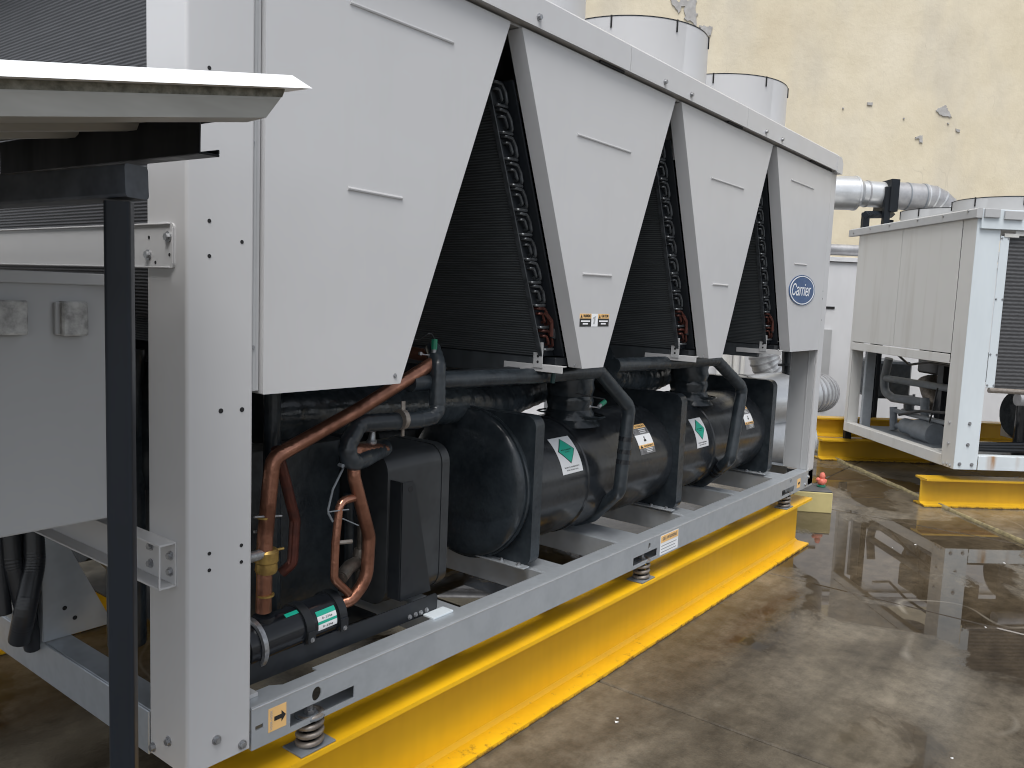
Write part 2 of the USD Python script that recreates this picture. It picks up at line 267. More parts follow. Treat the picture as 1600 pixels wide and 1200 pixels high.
def ground_mat():
    nodes = {'g': ('geometry', {}), 'n1': ('noise_texture', {'scale': 0.9, 'detail': 7.0, 'roughness': 0.62, 'distortion': 0.6}), 'n2': ('noise_texture', {'scale': 9.0, 'detail': 10.0, 'roughness': 0.78}),
        'n3': ('noise_texture', {'scale': 1.1, 'detail': 6.0, 'roughness': 0.6, 'distortion': 0.5}), 'n4': ('noise_texture', {'scale': 110.0, 'detail': 3.0}), 'n5': ('noise_texture', {'scale': 0.7, 'detail': 4.0}),
        'st': ('mapping', {'rotation': (0, 0, 0.5), 'scale': (0.7, 3.2, 1.0)}), 'ns2': ('noise_texture', {'scale': 1.6, 'detail': 7.0, 'roughness': 0.65}),
        'pm': ('rgb_ramp', {'ramp': [(0.50, (0, 0, 0)), (0.55, (0.35, 0.35, 0.35)), (0.575, (0.95, 0.95, 0.95)), (0.62, (1, 1, 1))]}),
        'dry': ('rgb_ramp', {'ramp': [(0.28, (0.054, 0.045, 0.033)), (0.5, (0.112, 0.097, 0.075)), (0.72, (0.188, 0.167, 0.133))]}),
        'wet': ('rgb_ramp', {'ramp': [(0.3, (0.034, 0.026, 0.017)), (0.7, (0.075, 0.060, 0.041))]}),
        'mot': ('rgb_ramp', {'ramp': [(0.34, (0.42, 0.40, 0.37)), (0.62, (1.15, 1.13, 1.1))]}), 'mm': ('mix', {'mix_type': 'multiply', 'fac': 0.8}),
        'mot2': ('rgb_ramp', {'ramp': [(0.32, (0.40, 0.375, 0.35)), (0.48, (0.85, 0.83, 0.8)), (0.66, (1.3, 1.28, 1.25))]}), 'mm2': ('mix', {'mix_type': 'multiply', 'fac': 0.7}), 'mx': ('mix', {}),
        'mps': ('mapping', {'rotation': (0, 0, 0.9), 'scale': (0.55, 1.0, 1.0)}), 'ns': ('noise_texture', {'scale': 0.55, 'detail': 2.0, 'roughness': 0.35}), 'sa': ('math', {'math_type': 'subtract', 'value2': 0.5}), 'sb': ('math', {'math_type': 'absolute'}),
        'sl': ('map_range', {'from_min': 0.0, 'from_max': 0.0022, 'to_min': 1.0, 'to_max': 0.0, 'clamp': True}), 'nsm': ('noise_texture', {'scale': 2.0, 'detail': 3.0}), 'sg': ('map_range', {'from_min': 0.45, 'from_max': 0.6, 'to_min': 0.0, 'to_max': 0.5, 'clamp': True}), 'sm': ('math', {'math_type': 'multiply'}),
        'sc': ('mix', {'color2': (0.26, 0.235, 0.195)}),
        'rg': ('map_range', {'from_min': 0.0, 'from_max': 1.0, 'to_min': 0.23, 'to_max': 0.015}),
        'rn': ('map_range', {'from_min': 0.35, 'from_max': 0.65, 'to_min': -0.15, 'to_max': 0.12}), 'rnm': ('math', {'math_type': 'multiply'}), 'inv': ('math', {'math_type': 'subtract', 'value1': 1.0}), 'ra': ('math', {'math_type': 'add', 'use_clamp': True}),
        'bs': ('math', {'math_type': 'multiply', 'value2': 0.30}), 'b': ('bump', {'distance': 0.0025}), 'p': ('principled_bsdf', {'ior': 1.38})}
    links = [('g.position', k+'.vector') for k in ('n1', 'n2', 'n3', 'n4', 'n5', 'nsm', 'st', 'mps')]+[('mps.vector', 'ns.vector'), ('st.vector', 'ns2.vector')]
    prev = 'n3.fac'
    # standing water where the slab dips: (pixel of the photograph's floor, radius, depth)
    for k, (u, v, r, h) in enumerate(((1330, 890, .8, .24), (1530, 960, .7, .24), (1420, 850, .7, .18), (1245, 860, .5, .16), (1290, 740, 1.2, .12), (1560, 870, .8, .14), (720, 900, 1.3, .16), (60, 1120, .6, .03), (1450, 700, 1.5, .16), (1100, 1100, .8, -.16), (900, 1180, .7, -.10), (1330, 1050, .5, -.06))):
        p = A(u, v, z=GZ)
        nodes[f'd{k}'] = ('vector_math', {'math_type': 'distance', 'vector2': tuple(p)}); nodes[f'm{k}'] = ('map_range', {'range_type': 'smoothstep', 'from_min': 0.0, 'from_max': r, 'to_min': h, 'to_max': 0.0, 'clamp': True}); nodes[f'a{k}'] = ('math', {'math_type': 'add'})
        links += [('g.position', f'd{k}.vector1'), (f'd{k}.value', f'm{k}.value'), (prev, f'a{k}.value1'), (f'm{k}.result', f'a{k}.value2')]; prev = f'a{k}.value'
    links += [(prev, 'pm.fac'), ('n1.fac', 'dry.fac'), ('n1.fac', 'wet.fac'), ('n2.fac', 'mot.fac'), ('dry.color', 'mx.color1'), ('wet.color', 'mx.color2'), ('pm.color', 'mx.fac'), ('mx.color', 'mm.color1'), ('mot.color', 'mm.color2'),
         ('mm.color', 'mm2.color1'), ('ns2.fac', 'mot2.fac'), ('mot2.color', 'mm2.color2'),
         ('ns.fac', 'sa.value1'), ('sa.value', 'sb.value1'), ('sb.value', 'sl.value'), ('nsm.fac', 'sg.value'), ('sl.result', 'sm.value1'), ('sg.result', 'sm.value2'), ('mm2.color', 'sc.color1'), ('sm.value', 'sc.fac'), ('sc.color', 'p.base_color'),
         ('pm.color', 'rg.value'), ('n5.fac', 'rn.value'), ('pm.color', 'inv.value2'), ('rn.result', 'rnm.value1'), ('inv.value', 'rnm.value2'), ('rg.result', 'ra.value1'), ('rnm.value', 'ra.value2'), ('ra.value', 'p.roughness'),
         ('inv.value', 'bs.value1'), ('bs.value', 'b.strength'), ('n4.fac', 'b.height'), ('b.normal', 'p.normal')]
    return usdkit.material(stage, '/World/Looks/wet_concrete', nodes, links, surface='p.BSDF')
GROUND = ground_mat()
def plaster_mat():
    return usdkit.material(stage, '/World/Looks/cream_plaster', {
        'g': ('geometry', {}), 'n1': ('noise_texture', {'scale': 0.55, 'detail': 7.0, 'roughness': 0.62}), 'n2': ('noise_texture', {'scale': 3.0, 'detail': 7.0, 'roughness': 0.7}), 'mp': ('mapping', {'scale': (1, 1, 0.35)}), 'n3': ('noise_texture', {'scale': 1.6, 'detail': 5.0}),
        'c': ('rgb_ramp', {'ramp': [(0.30, (0.60, 0.525, 0.39)), (0.48, (0.64, 0.57, 0.43)), (0.70, (0.67, 0.605, 0.475))]}),
        'gr': ('rgb_ramp', {'ramp': [(0.46, (0, 0, 0)), (0.66, (0.6, 0.6, 0.6))]}), 'm': ('mix', {'color2': (0.55, 0.505, 0.42)}),
        'd': ('rgb_ramp', {'ramp': [(0.3, (0.90, 0.89, 0.87)), (0.6, (1, 1, 1))]}), 'mu': ('mix', {'mix_type': 'multiply', 'fac': 0.8}),
        'n4': ('noise_texture', {'scale': 2.2, 'detail': 1.0, 'distortion': 2.0}), 'ca': ('math', {'math_type': 'subtract', 'value2': 0.5}), 'cb': ('math', {'math_type': 'absolute'}), 'cl': ('map_range', {'from_min': 0.0, 'from_max': 0.005, 'to_min': 0.28, 'to_max': 0.0, 'clamp': True}),
        'nk': ('noise_texture', {'scale': 1.1}), 'ck': ('math', {'math_type': 'greater_than', 'value2': 0.55}), 'cm': ('math', {'math_type': 'multiply'}), 'mc': ('mix', {'color2': (0.36, 0.31, 0.24)}),
        'b': ('bump', {'strength': 0.5, 'distance': 0.02}), 'p': ('principled_bsdf', {'roughness': 0.85, 'specular_ior_level': 0.25})},
        [('g.position', 'n1.vector'), ('g.position', 'n2.vector'), ('g.position', 'mp.vector'), ('mp.vector', 'n3.vector'), ('n1.fac', 'c.fac'), ('n3.fac', 'gr.fac'), ('c.color', 'm.color1'), ('gr.color', 'm.fac'), ('n2.fac', 'd.fac'), ('m.color', 'mu.color1'), ('d.color', 'mu.color2'),
         ('mp.vector', 'n4.vector'), ('n4.fac', 'ca.value1'), ('ca.value', 'cb.value1'), ('cb.value', 'cl.value'), ('g.position', 'nk.vector'), ('nk.fac', 'ck.value1'), ('cl.result', 'cm.value1'), ('ck.value', 'cm.value2'), ('mu.color', 'mc.color1'), ('cm.value', 'mc.fac'), ('mc.color', 'p.base_color'),
         ('n2.fac', 'b.height'), ('b.normal', 'p.normal')], surface='p.BSDF')
PLASTER = plaster_mat()
WALLW = paint('white_wall_paint', (0.62, 0.625, 0.64), (0.56, 0.565, 0.58), 0.7, scale=3, detail=6, stretch=(1, 1, .3), bump=0.05)

# ------------------------------------------------------------------ frame of the older chiller (also the walls run with it)
Y2 = math.radians(41); D1 = np.array([math.cos(Y2), math.sin(Y2), 0]); D2 = np.array([math.sin(Y2), -math.cos(Y2), 0]); C2 = np.array([6.708, -0.548, 0.0])
def W2(m): return fix((C2+m[0][:, :1]*D1+m[0][:, 1:2]*D2+m[0][:, 2:]*np.array([0, 0, 1.0]), m[1]))
def P2(a, b, z): return C2+a*D1+b*D2+np.array([0, 0, z])
def B2(a0, a1, b0, b1, z0, z1, c=0.003): return W2(cbox(a0, a1, b0, b1, z0, z1, c))
def A2(u, v, a=None, b=None):
    d = ray(u, v); n, k = (D1, a) if a is not None else (D2, b)
    P = C+d*((C2-C)@n+k)/(d@n); return (P-C2)@D1, (P-C2)@D2, P[2]

# ------------------------------------------------------------------ ground: one bed and the concrete slabs cast on it
g = Thing('ground', None, None, (0, 0, GZ), kind='structure')
g.part('bed', cbox(-40, 50, -40, 50, GZ-0.3, GZ-0.012), DARK)
xs = [-8.0, -5.97, -3.99, -2.02, -0.04, 1.935, 3.912, 5.9, 7.9, 9.9, 11.9, 14.0]
ys = [-9.0, -6.0, -2.96, 0.62, 3.6, 6.6, 9.6, 12.6, 15.6]
for i in range(len(xs)-1):
    for j in range(len(ys)-1):
        if xs[i] > 5 and False: continue
        g.part('floor_slab', cbox(xs[i]+.004, xs[i+1]-.004, ys[j]+.004, ys[j+1]-.004, GZ-0.05, GZ, 0.006), GROUND, smooth=False)

# ------------------------------------------------------------------ walls behind
WA = 4.31
def wall_box(a0, a1, b0, b1, z0, z1, c=0.003): return B2(a0, a1, b0, b1, z0, z1, c)
t = Thing('parapet_wall', 'low white painted wall behind both chillers with a grey pipe along its top', 'wall', P2(WA, 0, GZ))
t.part('wall', wall_box(WA, WA+0.2, -13, 14, GZ, 1.86), WALLW)
t.part('coping', wall_box(WA-0.03, WA+0.23, -13, 14, 1.865, 1.925), WALLW)
t.part('vent_panel', wall_box(WA-0.03, WA-0.002, 0.66, 0.80, -0.12, 0.95), GREY2)
t.part('slot', wall_box(WA-0.012, WA-0.001, 0.70, 0.82, 0.93+.30, 0.96+.30), DARK)
t = Thing('parapet_pipe', 'thick grey pipe running along the top of the white wall', 'pipe', P2(WA+.1, 0, 1.93))
t.part('pipe', cyl(P2(WA+.10, -8, 2.03), P2(WA+.10, 5, 2.03), .075, 20), FOILD)
for b in (-5.3, -1.9, .3, 3.2): t.part('saddle', wall_box(WA+.04, WA+.16, b, b+.05, 1.927, 1.97), GREY2)
t = Thing('building_wall', 'tall cream plastered wall of the building behind with grey patches and flaking render', 'wall', P2(WA+1, 0, GZ))
t.part('plaster', wall_box(WA+1.0, WA+1.4, -16, 22, GZ, 8.5), PLASTER)
def patch(px, name='render_patch'):
    P = [A2(u, v, a=WA+.996) for u, v in px]; po = Polygon([(p[1], p[2]) for p in P]).buffer(0.0)
    pts = []
    for q in np.linspace(0, po.exterior.length, 40, endpoint=False):
        e = po.exterior.interpolate(q); jt = .05*math.sqrt(po.area); pts.append((e.x+rng.normal(0, jt), e.y+rng.normal(0, jt)))
    po = Polygon(pts).buffer(0)
    if po.geom_type != 'Polygon': po = max(po.geoms, key=lambda k: k.area)
    m = slab(po, 1, 2, 0, WA+.985, WA+1.002); t.part(name, W2(m), MORTAR, smooth=False)
patch([(1461, 172), (1478, 164), (1487, 184), (1470, 180)])
patch([(1430, 214), (1441, 211), (1441, 223), (1436, 223), (1436, 216), (1430, 217)])
patch([(1355, 160), (1363, 160), (1363, 165), (1355, 164)])
patch([(1048, 0), (1088, 0), (1088, 40), (1070, 30), (1068, 8), (1060, 20)])
patch([(1093, 40), (1113, 42), (1110, 56), (1098, 58)])
patch([(1493, 201), (1500, 203), (1499, 207), (1494, 205)])
for (u, v) in ((1316, 168), (1411, 184), (1480, 192)): patch([(u, v), (u+2.5, v), (u+2.5, v+2), (u, v+2)])
patch([(1403, 289), (1409, 289), (1409, 294), (1403, 294)])

# ------------------------------------------------------------------ yellow beams under the two machines
def ibeam(L0, L1, y0, y1, z0, z1, tf=0.016, tw=0.012):
    ym = (y0+y1)/2
    R = 0.016
    po = Polygon([(y0, z0), (y1, z0), (y1, z0+tf), (ym+tw/2+R, z0+tf+.003), (ym+tw/2, z0+tf+R), (ym+tw/2, z1-tf-R), (ym+tw/2+R, z1-tf-.003), (y1, z1-tf), (y1, z1), (y0, z1), (y0, z1-tf),
                  (ym-tw/2-R, z1-tf-.003), (ym-tw/2, z1-tf-R), (ym-tw/2, z0+tf+R), (ym-tw/2-R, z0+tf+.003), (y0, z0+tf)])
    return slab(po, 1, 2, 0, L0, L1)
HT = -0.088
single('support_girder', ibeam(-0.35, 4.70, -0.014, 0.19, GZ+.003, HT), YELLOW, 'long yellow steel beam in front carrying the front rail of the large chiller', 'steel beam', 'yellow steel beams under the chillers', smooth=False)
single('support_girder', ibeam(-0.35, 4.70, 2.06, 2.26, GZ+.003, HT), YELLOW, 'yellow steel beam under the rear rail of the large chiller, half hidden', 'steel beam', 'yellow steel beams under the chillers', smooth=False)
def beam2(a0, z0, z1, b0, b1, w=0.18):
    m = ibeam(b0, b1, a0, a0+w, z0, z1); v = m[0][:, [1, 0, 2]]; return W2((v, m[1]))
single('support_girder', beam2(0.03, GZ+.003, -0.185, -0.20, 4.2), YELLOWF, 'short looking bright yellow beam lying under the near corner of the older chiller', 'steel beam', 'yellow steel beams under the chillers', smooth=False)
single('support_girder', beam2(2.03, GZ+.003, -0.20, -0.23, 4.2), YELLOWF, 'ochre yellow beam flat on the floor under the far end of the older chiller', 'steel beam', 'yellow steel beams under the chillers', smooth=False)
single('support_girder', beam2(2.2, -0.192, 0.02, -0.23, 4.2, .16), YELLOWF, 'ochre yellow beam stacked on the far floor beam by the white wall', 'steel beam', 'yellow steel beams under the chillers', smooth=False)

# ------------------------------------------------------------------ kerb strip, plinth block and small coral cap
def strip2(a0, a1, b, n=60):
    V = []; Fc = []
    for k, a in enumerate(np.linspace(a0, a1, n)):
        w = .017+.006*rng.random(); h = .022+.010*rng.random()
        V += [(a, b-w, GZ+.001), (a, b-w*.8, GZ+h*.8), (a, b, GZ+h), (a, b+w*.7, GZ+h*.7), (a, b+w, GZ+.001)]
    for k in range(n-1):
        for q in range(4): Fc += [[k*5+q, (k+1)*5+q, (k+1)*5+q+1], [k*5+q, (k+1)*5+q+1, k*5+q+1]]
    return W2((np.array(V), np.array(Fc)))
single('kerb_strip', strip2(-3.2, 3.4, -.03), KERB, 'worn yellowish raised joint strip on the wet floor by the older chiller', 'kerb', smooth=60)
t = Thing('concrete_plinth', 'pale yellow painted concrete block with dark rubber top by the far column', 'plinth', (5.76, .157, GZ))
e1 = np.array([.53, -.85, 0])/np.linalg.norm([.53, -.85]); e2 = np.array([e1[1], -e1[0], 0])*-1
def E3(m): return fix((np.array([5.755, .145, 0])-m[0][:, :1]*e1+m[0][:, 1:2]*e2+m[0][:, 2:]*np.array([0, 0, 1.0]), m[1]))
t.part('block', E3(cbox(0, .62, 0, .30, GZ, -.262, .006)), BLOCKY, smooth=False)
t.part('rubber_top', E3(cbox(.004, .62, .004, .296, -.2615, -.250, .003)), BLOCKT, smooth=False)
q = A(1283, 759, z=-.25); q = np.array([5.86, .20, -.25])
q = A(1283, 760.5, z=-.249)
t = Thing('plug_cap', 'small coral pink knobbed plastic cap with green rim on the plinth', 'plastic cap', q)
t.part('rim', lathe([(0, 0), (.033, 0), (.036, .008), (.033, .018), (0, .018)], q, (0, 0, 1), 20), SENSOR)
def blob(c, r, s=(1, 1, 1), sd=0):
    m = trimesh.creation.icosphere(2, 1.0); v = np.array(m.vertices); v = v*(1+.25*(meshkit.noise(v*2.2+5, sd)[:, None]-.5)); return v*r*np.array(s)+c, np.array(m.faces)
t.part('knob', cat([blob(q+np.array([0, 0, .045]), .034, (1, 1, .9), 1), blob(q+np.array([.004, -.002, .09]), .024, (1, 1, 1.35), 2), blob(q+np.array([-.02, .022, .06]), .018, (1, 1, 1), 3), blob(q+np.array([.018, -.02, .05]), .018, (1, 1, 1), 4)]), CORAL)

# ================================================================== the large chiller
L, D, ZT = 4.71, 2.25, 2.117
ch = Thing('air_cooled_chiller', 'large pale grey chiller with tapering side panels, V shaped openings and blue oval logo', 'chiller', (0, 0, -.0))
GG = GREY
# base frame ---------------------------------------------------------
RH = 0.118
def long_rail(front=True):
    face = sbox(0.184, 0.0, L, RH)
    if front:
        for u, v in ((505, 1120), (1008, 877), (1231, 775)):
            xc = A(u, v, y=0)[0]; face = face.difference(sbox(xc-.115, .016, xc+.115, .054))
        for u, v, r in ((495, 1084, .0165), (1015, 853, .012), (1236, 752, .012)):
            p = A(u, v, y=0); face = face.difference(affinity.scale(Point(p[0], p[2]).buffer(r, quad_segs=8), 1, 1.25))
        p = A(405, 1136, y=0); face = face.difference(sbox(p[0]-.012, p[2]-.006, p[0]+.012, p[2]+.006))
    web = slab(face, 0, 2, 1, 0.0, 0.005)
    xn = A(490, 1056, z=RH)[0]
    top = sbox(0.184, 0.0052, L-.002, .075)
    if front: top = top.difference(Polygon([(xn-.12, .0755), (xn-.09, .052), (xn+.03, .052), (xn+.03, .0755)]))
    return cat([web, slab(top, 0, 1, 2, RH-.005, RH), cbox(.184, L-.002, .0052, .075, 0.0, .005, .001)])
ch.part('base_rail', long_rail(), GALV, smooth=False)
edge = tube([(0.185, .0046, RH-.0046), (L-.001, .0046, RH-.0046)], .0054, n=14)
ch.part('rail_edge', edge, ZINCB, smooth=60)
m = long_rail(False); ch.part('base_rail', (m[0]*np.array([1, -1, 1])+np.array([0, D, 0]), m[1][:, ::-1]), GALV, smooth=False)
ch.part('end_rail', cat([cbox(0, .006, .18, D, 0, RH, .002), cbox(.0062, .085, .18, D, RH-.006, RH, .002), cbox(.0062, .085, .18, D, 0, .006, .002)]), GALV, smooth=False, label='galvanised end rail at the near short side')
ch.part('end_rail', cat([cbox(L-.006, L-.001, .18, D-.01, 0, RH-.001, .002), cbox(L-.085, L-.0062, .18, D-.01, RH-.006, RH-.001, .002)]), GALV, smooth=False)
for x0, w in ((1.02, .09), (1.62, .14), (2.20, .20), (2.88, .14), (3.55, .1), (4.20, .19)):
    ch.part('cross_member', cat([cbox(x0, x0+.006, .08, D-.08, .004, RH-.01, .002), cbox(x0+.0062, x0+w-.0062, .08, D-.08, RH-.015, RH-.008, .002), cbox(x0+w-.006, x0+w, .08, D-.08, .004, RH-.01, .002)]), GALV, smooth=False)
ch.part('floor_tray', cbox(.42, 1.0, .40, 1.9, .02, .03), BAR)
# corner columns --------------------------------------------------------
def column(x0, x1, y0, y1, z0, z1): return rbox(x0, x1, y0, y1, z0, z1, .009, 'z', 5)
col = ch.part('corner_column', column(0, .182, 0, .176, .012, 2.16), GG, label='wide near corner column with bolt holes')
for u, v in ((327, 106), (327, 345), (378, 378), (327, 400), (345, 642), (378, 640), (327, 865), (327, 891), (377, 852), (377, 878)):
    p = A(u, v, y=0); ch.part('hole', disc(p-np.array([0, -.001, 0]), (0, -1, 0), .0048 if v not in (642, 640) else .0062, .0018), DARK, parent=col)
for u, v in ((338, 1156), (378, 1163)): ch.part('bolt', bolt(A(u, v, y=0), (0, -1, 0), .0085, .010), ZINC, parent=col, smooth=False)
for u, v in ((264, 1158), (240, 1167)): ch.part('bolt', bolt(A(u, v, x=0), (-1, 0, 0), .0085, .010), ZINC, parent=col, smooth=False)
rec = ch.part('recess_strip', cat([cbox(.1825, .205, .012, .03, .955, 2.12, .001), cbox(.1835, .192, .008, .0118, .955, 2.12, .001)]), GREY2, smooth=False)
for v in (22, 222, 543): ch.part('screw', bolt(A(396, v, y=.008)+np.array([-.002, 0, 0]), (0, -1, 0), .004, .004), ZINC, parent=rec, smooth=False)
col2 = ch.part('corner_column', cat([cbox(4.615, L, 0, .004, .012, 2.24, .001), cbox(L-.004, L, .0042, .10, .012, 2.2, .001), cbox(4.610, 4.6148, .0005, .012, .012, .945, .001)]), GG, smooth=False, label='far corner column with an open inner side')
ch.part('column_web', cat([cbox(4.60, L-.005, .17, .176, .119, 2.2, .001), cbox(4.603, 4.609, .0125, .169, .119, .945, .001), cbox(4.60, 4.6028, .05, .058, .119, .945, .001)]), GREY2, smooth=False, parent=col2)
for u, v in ((1263, 745), (1258, 757), (1302, 257)): ch.part('bolt', bolt(A(u, v, y=0), (0, -1, 0), .009, .008), ZINC, parent=col2, smooth=False)
for v in (330, 392, 411, 455, 467, 500): ch.part('hole', disc(A(1292-(v-330)*.05, v, y=0)+np.array([0, .001, 0]), (0, -1, 0), .004, .0018), DARK, parent=col2)
ch.part('corner_column', column(0, .182, D-.176, D, .012, 2.16), GG)
ch.part('corner_column', column(4.615, L, D-.1, D, .012, 2.2), GG)
# end channels (near short side) ---------------------------------------
p = ch.part('end_channel', cat([rbox(-.004, 0.0, .046, D-.2, 1.252, 1.357, .012, 'x', 4), cbox(-.009, -.0042, .06, D-.2, 1.353, 1.357, .001), cbox(-.009, -.0042, .06, D-.2, 1.252, 1.256, .001), cbox(-.008, -.0042, .046, .049, 1.262, 1.347, .001)]), GG, smooth=False, label='upper folded channel across the short side')
for u, v in ((263, 370), (232, 398)): ch.part('bolt', bolt(A(u, v, x=-.004), (-1, 0, 0), .009, .009), ZINC, parent=p, smooth=False)
for u, v in ((233, 371), (265, 398), (243, 410)): ch.part('hole', disc(A(u, v, x=-.004), (-1, 0, 0), .004, .001), DARK, parent=p)
p = ch.part('end_channel', cat([cbox(-.004, 0, .044, D-.2, .486, .597, .001), cbox(-.045, -.0042, .044, D-.2, .592, .597, .001), cbox(-.045, -.0042, .044, D-.2, .486, .491, .001), cbox(-.045, -.041, .044, .047, .4912, .5918, .0005)]), GG, smooth=False, label='lower open channel across the short side')
for u, v in ((236, 853), (236, 880), (267, 868), (267, 893)): ch.part('bolt', bolt(A(u, v, x=-.004), (-1, 0, 0), .008, .010), ZINC, parent=p, smooth=False)
# galvanised gusset standing on the end rail ----------------------------
gy = .79
gus = slab(Polygon([(.0, .121), (.21, .121), (.078, .404), (.04, .47), (.0, .47)]), 0, 2, 1, gy, gy+.005)
gp = ch.part('gusset', cat([gus, cbox(-.001, .004, gy+.0052, gy+.09, .121, .47, .001)]), GALV, smooth=False, label='galvanised triangular gusset plate on the end rail')
for u, v in ((101, 950), (117, 965)): ch.part('hole', disc(A(u, v, y=gy)+np.array([0, .0005, 0]), (0, -1, 0), .007, .0012), DARK, parent=gp)
# top fascia ------------------------------------------------------------
for k, (x0, x1) in enumerate(((-.02, .705), (.708, 1.898), (1.901, 3.098), (3.101, 4.62))):
    po = Polygon([(-.026, 2.128), (.03, 2.128), (.03, 2.133), (-.021, 2.133), (-.021, 2.222), (.012, 2.246), (.10, 2.246), (.10, 2.250), (.008, 2.250), (-.026, 2.226)])
    fp = ch.part('top_fascia', slab(po, 1, 2, 0, x0, x1), GG, smooth=20)
    po2 = [(y_, z_) for y_, z_ in po.exterior.coords]
    ch.part('top_fascia', slab(Polygon([(D-y_, z_) for y_, z_ in po2]), 1, 2, 0, x0, x1), GG, smooth=20)
    for u, v in ((842, 27), (1039, 128), (1080, 148), (1197, 206), (1222, 218)):
        b = A(u, v, y=-.026)
        if x0 < b[0] < x1: ch.part('screw', bolt(b, (0, -1, 0), .0085, .012), ZINC, parent=fp, smooth=False)
    if k: ch.part('dark_slot', cbox(x1-.20 if k < 3 else 4.15, x1-.02 if k < 3 else 4.56, -.012, -.004, 2.1185, 2.1275, .001), DARK, smooth=False, parent=fp)
ch.part('fascia_corner', hull([(4.6205, -.03, 2.12), (4.73, -.03, 2.12), (4.6205, -.03, 2.225), (4.70, -.03, 2.225), (4.735, -.03, 2.19), (4.6205, .01, 2.253), (4.69, .01, 2.253), (4.6205, .06, 2.12), (4.735, .06, 2.12), (4.735, .06, 2.19), (4.69, .06, 2.253), (4.6205, .06, 2.253)]), GG, smooth=False)
ch.part('corner_bracket', cbox(4.736, 4.80, .06, .20, 2.12, 2.135, .002), GREY2, smooth=False)
ch.part('fan_deck', cbox(0.0, L, .10, D-.10, 2.236, 2.249, .002), GG, smooth=False)
ch.part('end_fascia', cbox(-.02, -.001, .03, D-.03, 2.128, 2.248, .003), GG, smooth=False)
ch.part('end_fascia', cbox(L+.001, L+.02, .07, D-.03, 2.128, 2.248, .003), GG, smooth=False)
# plenum strip behind the panel tops
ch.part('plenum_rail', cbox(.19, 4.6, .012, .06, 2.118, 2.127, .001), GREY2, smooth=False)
# fan rings ------------------------------------------------------------
for xc in (.575, 1.75, 2.94, 4.13):
    for yc in (.62, 1.63):
        r0, r1, zt = .43, .422, 2.605
        fr = ch.part('fan_ring', lathe([(r0+.03, 2.25), (r0, 2.27), (r0, zt), (r1, zt), (r1, 2.25)], (xc, yc, 0), (0, 0, 1), 72), GG)
        ch.part('rim_seal', lathe([(r0+.0012, zt-.002), (r0+.0015, zt+.003), (r1-.0015, zt+.003), (r1-.0015, zt-.002)], (xc, yc, 0), (0, 0, 1), 72), BAR, parent=fr)
        for ang in np.radians(np.arange(20, 380, 45)):
            c, s = math.cos(ang), math.sin(ang); o = np.array([xc+c*(r0+.002), yc+s*(r0+.002), 0])
            ch.part('clip', tube([o+np.array([0, 0, zt+.004]), o+np.array([0, 0, zt-.055])], .005, n=6), DARK, parent=fr)
        ch.part('grille', cat([lathe([(rr, zt-.02), (rr+.004, zt-.016), (rr, zt-.012)], (xc, yc, 0), (0, 0, 1), 32) for rr in np.linspace(.06, .40, 8)]+[cyl((xc-.42*math.cos(q), yc-.42*math.sin(q), zt-.02), (xc+.42*math.cos(q), yc+.42*math.sin(q), zt-.02), .003, 6) for q in np.linspace(0, math.pi, 6, endpoint=False)]), BAR, parent=fr, kind='stuff')
# side panels ----------------------------------------------------------
ZB = .946
panels = [[(.2085, ZB), (.690, ZB), (1.152, ZT), (.2085, ZT)], [(1.690, ZB), (1.846, ZB), (2.342, ZT), (1.215, ZT)],
          [(2.868, ZB), (3.030, ZB), (3.530, ZT), (2.400, ZT)], [(4.060, ZB), (4.606, ZB), (4.606, ZT), (3.590, ZT)]]
def flange(p, q, dy=.062, th=.004, inset=.002):     # return flange behind a panel edge p-q (in x, z)
    p, q = np.array(p), np.array(q); d = (q-p)/np.linalg.norm(q-p); n = np.array([-d[1], d[0]])
    po = Polygon([p+d*.002, q-d*.002, q-d*.002+n*th, p+d*.002+n*th]); return slab(po, 0, 2, 1, .0022, dy)
ppath = []
ribs = {0: [((547, 4), (708, 67)), ((543, 294), (628, 310))], 1: [((902, 210), (985, 238)), ((910, 428), (955, 431))], 2: [((1111, 278), (1162, 295)), ((1113, 444), (1137, 446))], 3: [((1236, 281), (1271, 295)), ((1241, 412), (1260, 414))]}
for k, po in enumerate(panels):
    bl, br, tr, tl = po
    if k > 0:            # small notch on the upper left edge as on the real panels
        tlx = [(tl[0]-.004, tl[1]), ]
    face = slab(Polygon(po).buffer(-.002, join_style=1).buffer(.002, join_style=1, quad_segs=2), 0, 2, 1, -.0022, .002)
    fl = [flange(tl, bl), flange(bl, br, .05), flange(br, tr, .05)]
    labels = ['large near panel with one vertical edge', 'tapering panel carrying the small warning labels', 'plain tapering panel third from the near corner', 'far panel with the oval logo']
    pp = ch.part('side_panel', cat([face]+fl), GG, smooth=False, label=labels[k]); ppath.append(pp)
    if k < 3: ch.part('edge_bead', tube([(br[0]+.0005, .0005, br[1]+.001), (tr[0]+.0005, .0005, tr[1]-.003)], .0032, n=8), GG, parent=pp)
    for (a, b) in ribs[k]:
        a, b = A(*a, y=-.002), A(*b, y=-.002); ch.part('handle_rib', tube([a+np.array([0, 0, 0]), b], .0052, n=8), GG, parent=pp)
    bk = slab(Polygon(po), 0, 2, 1, D-.004, D); ch.part('side_panel', bk, GG, smooth=False)
for u, v in ((617, 587), (898, 571), (1099, 557), (1216, 547)): ch.part('screw', bolt(A(u, v, y=-.002), (0, -1, 0), .005, .004), ZINC, parent=ppath[0 if u < 700 else 1 if u < 1000 else 2 if u < 1150 else 3], smooth=False)
for u, v in ((852, 250), ): pass
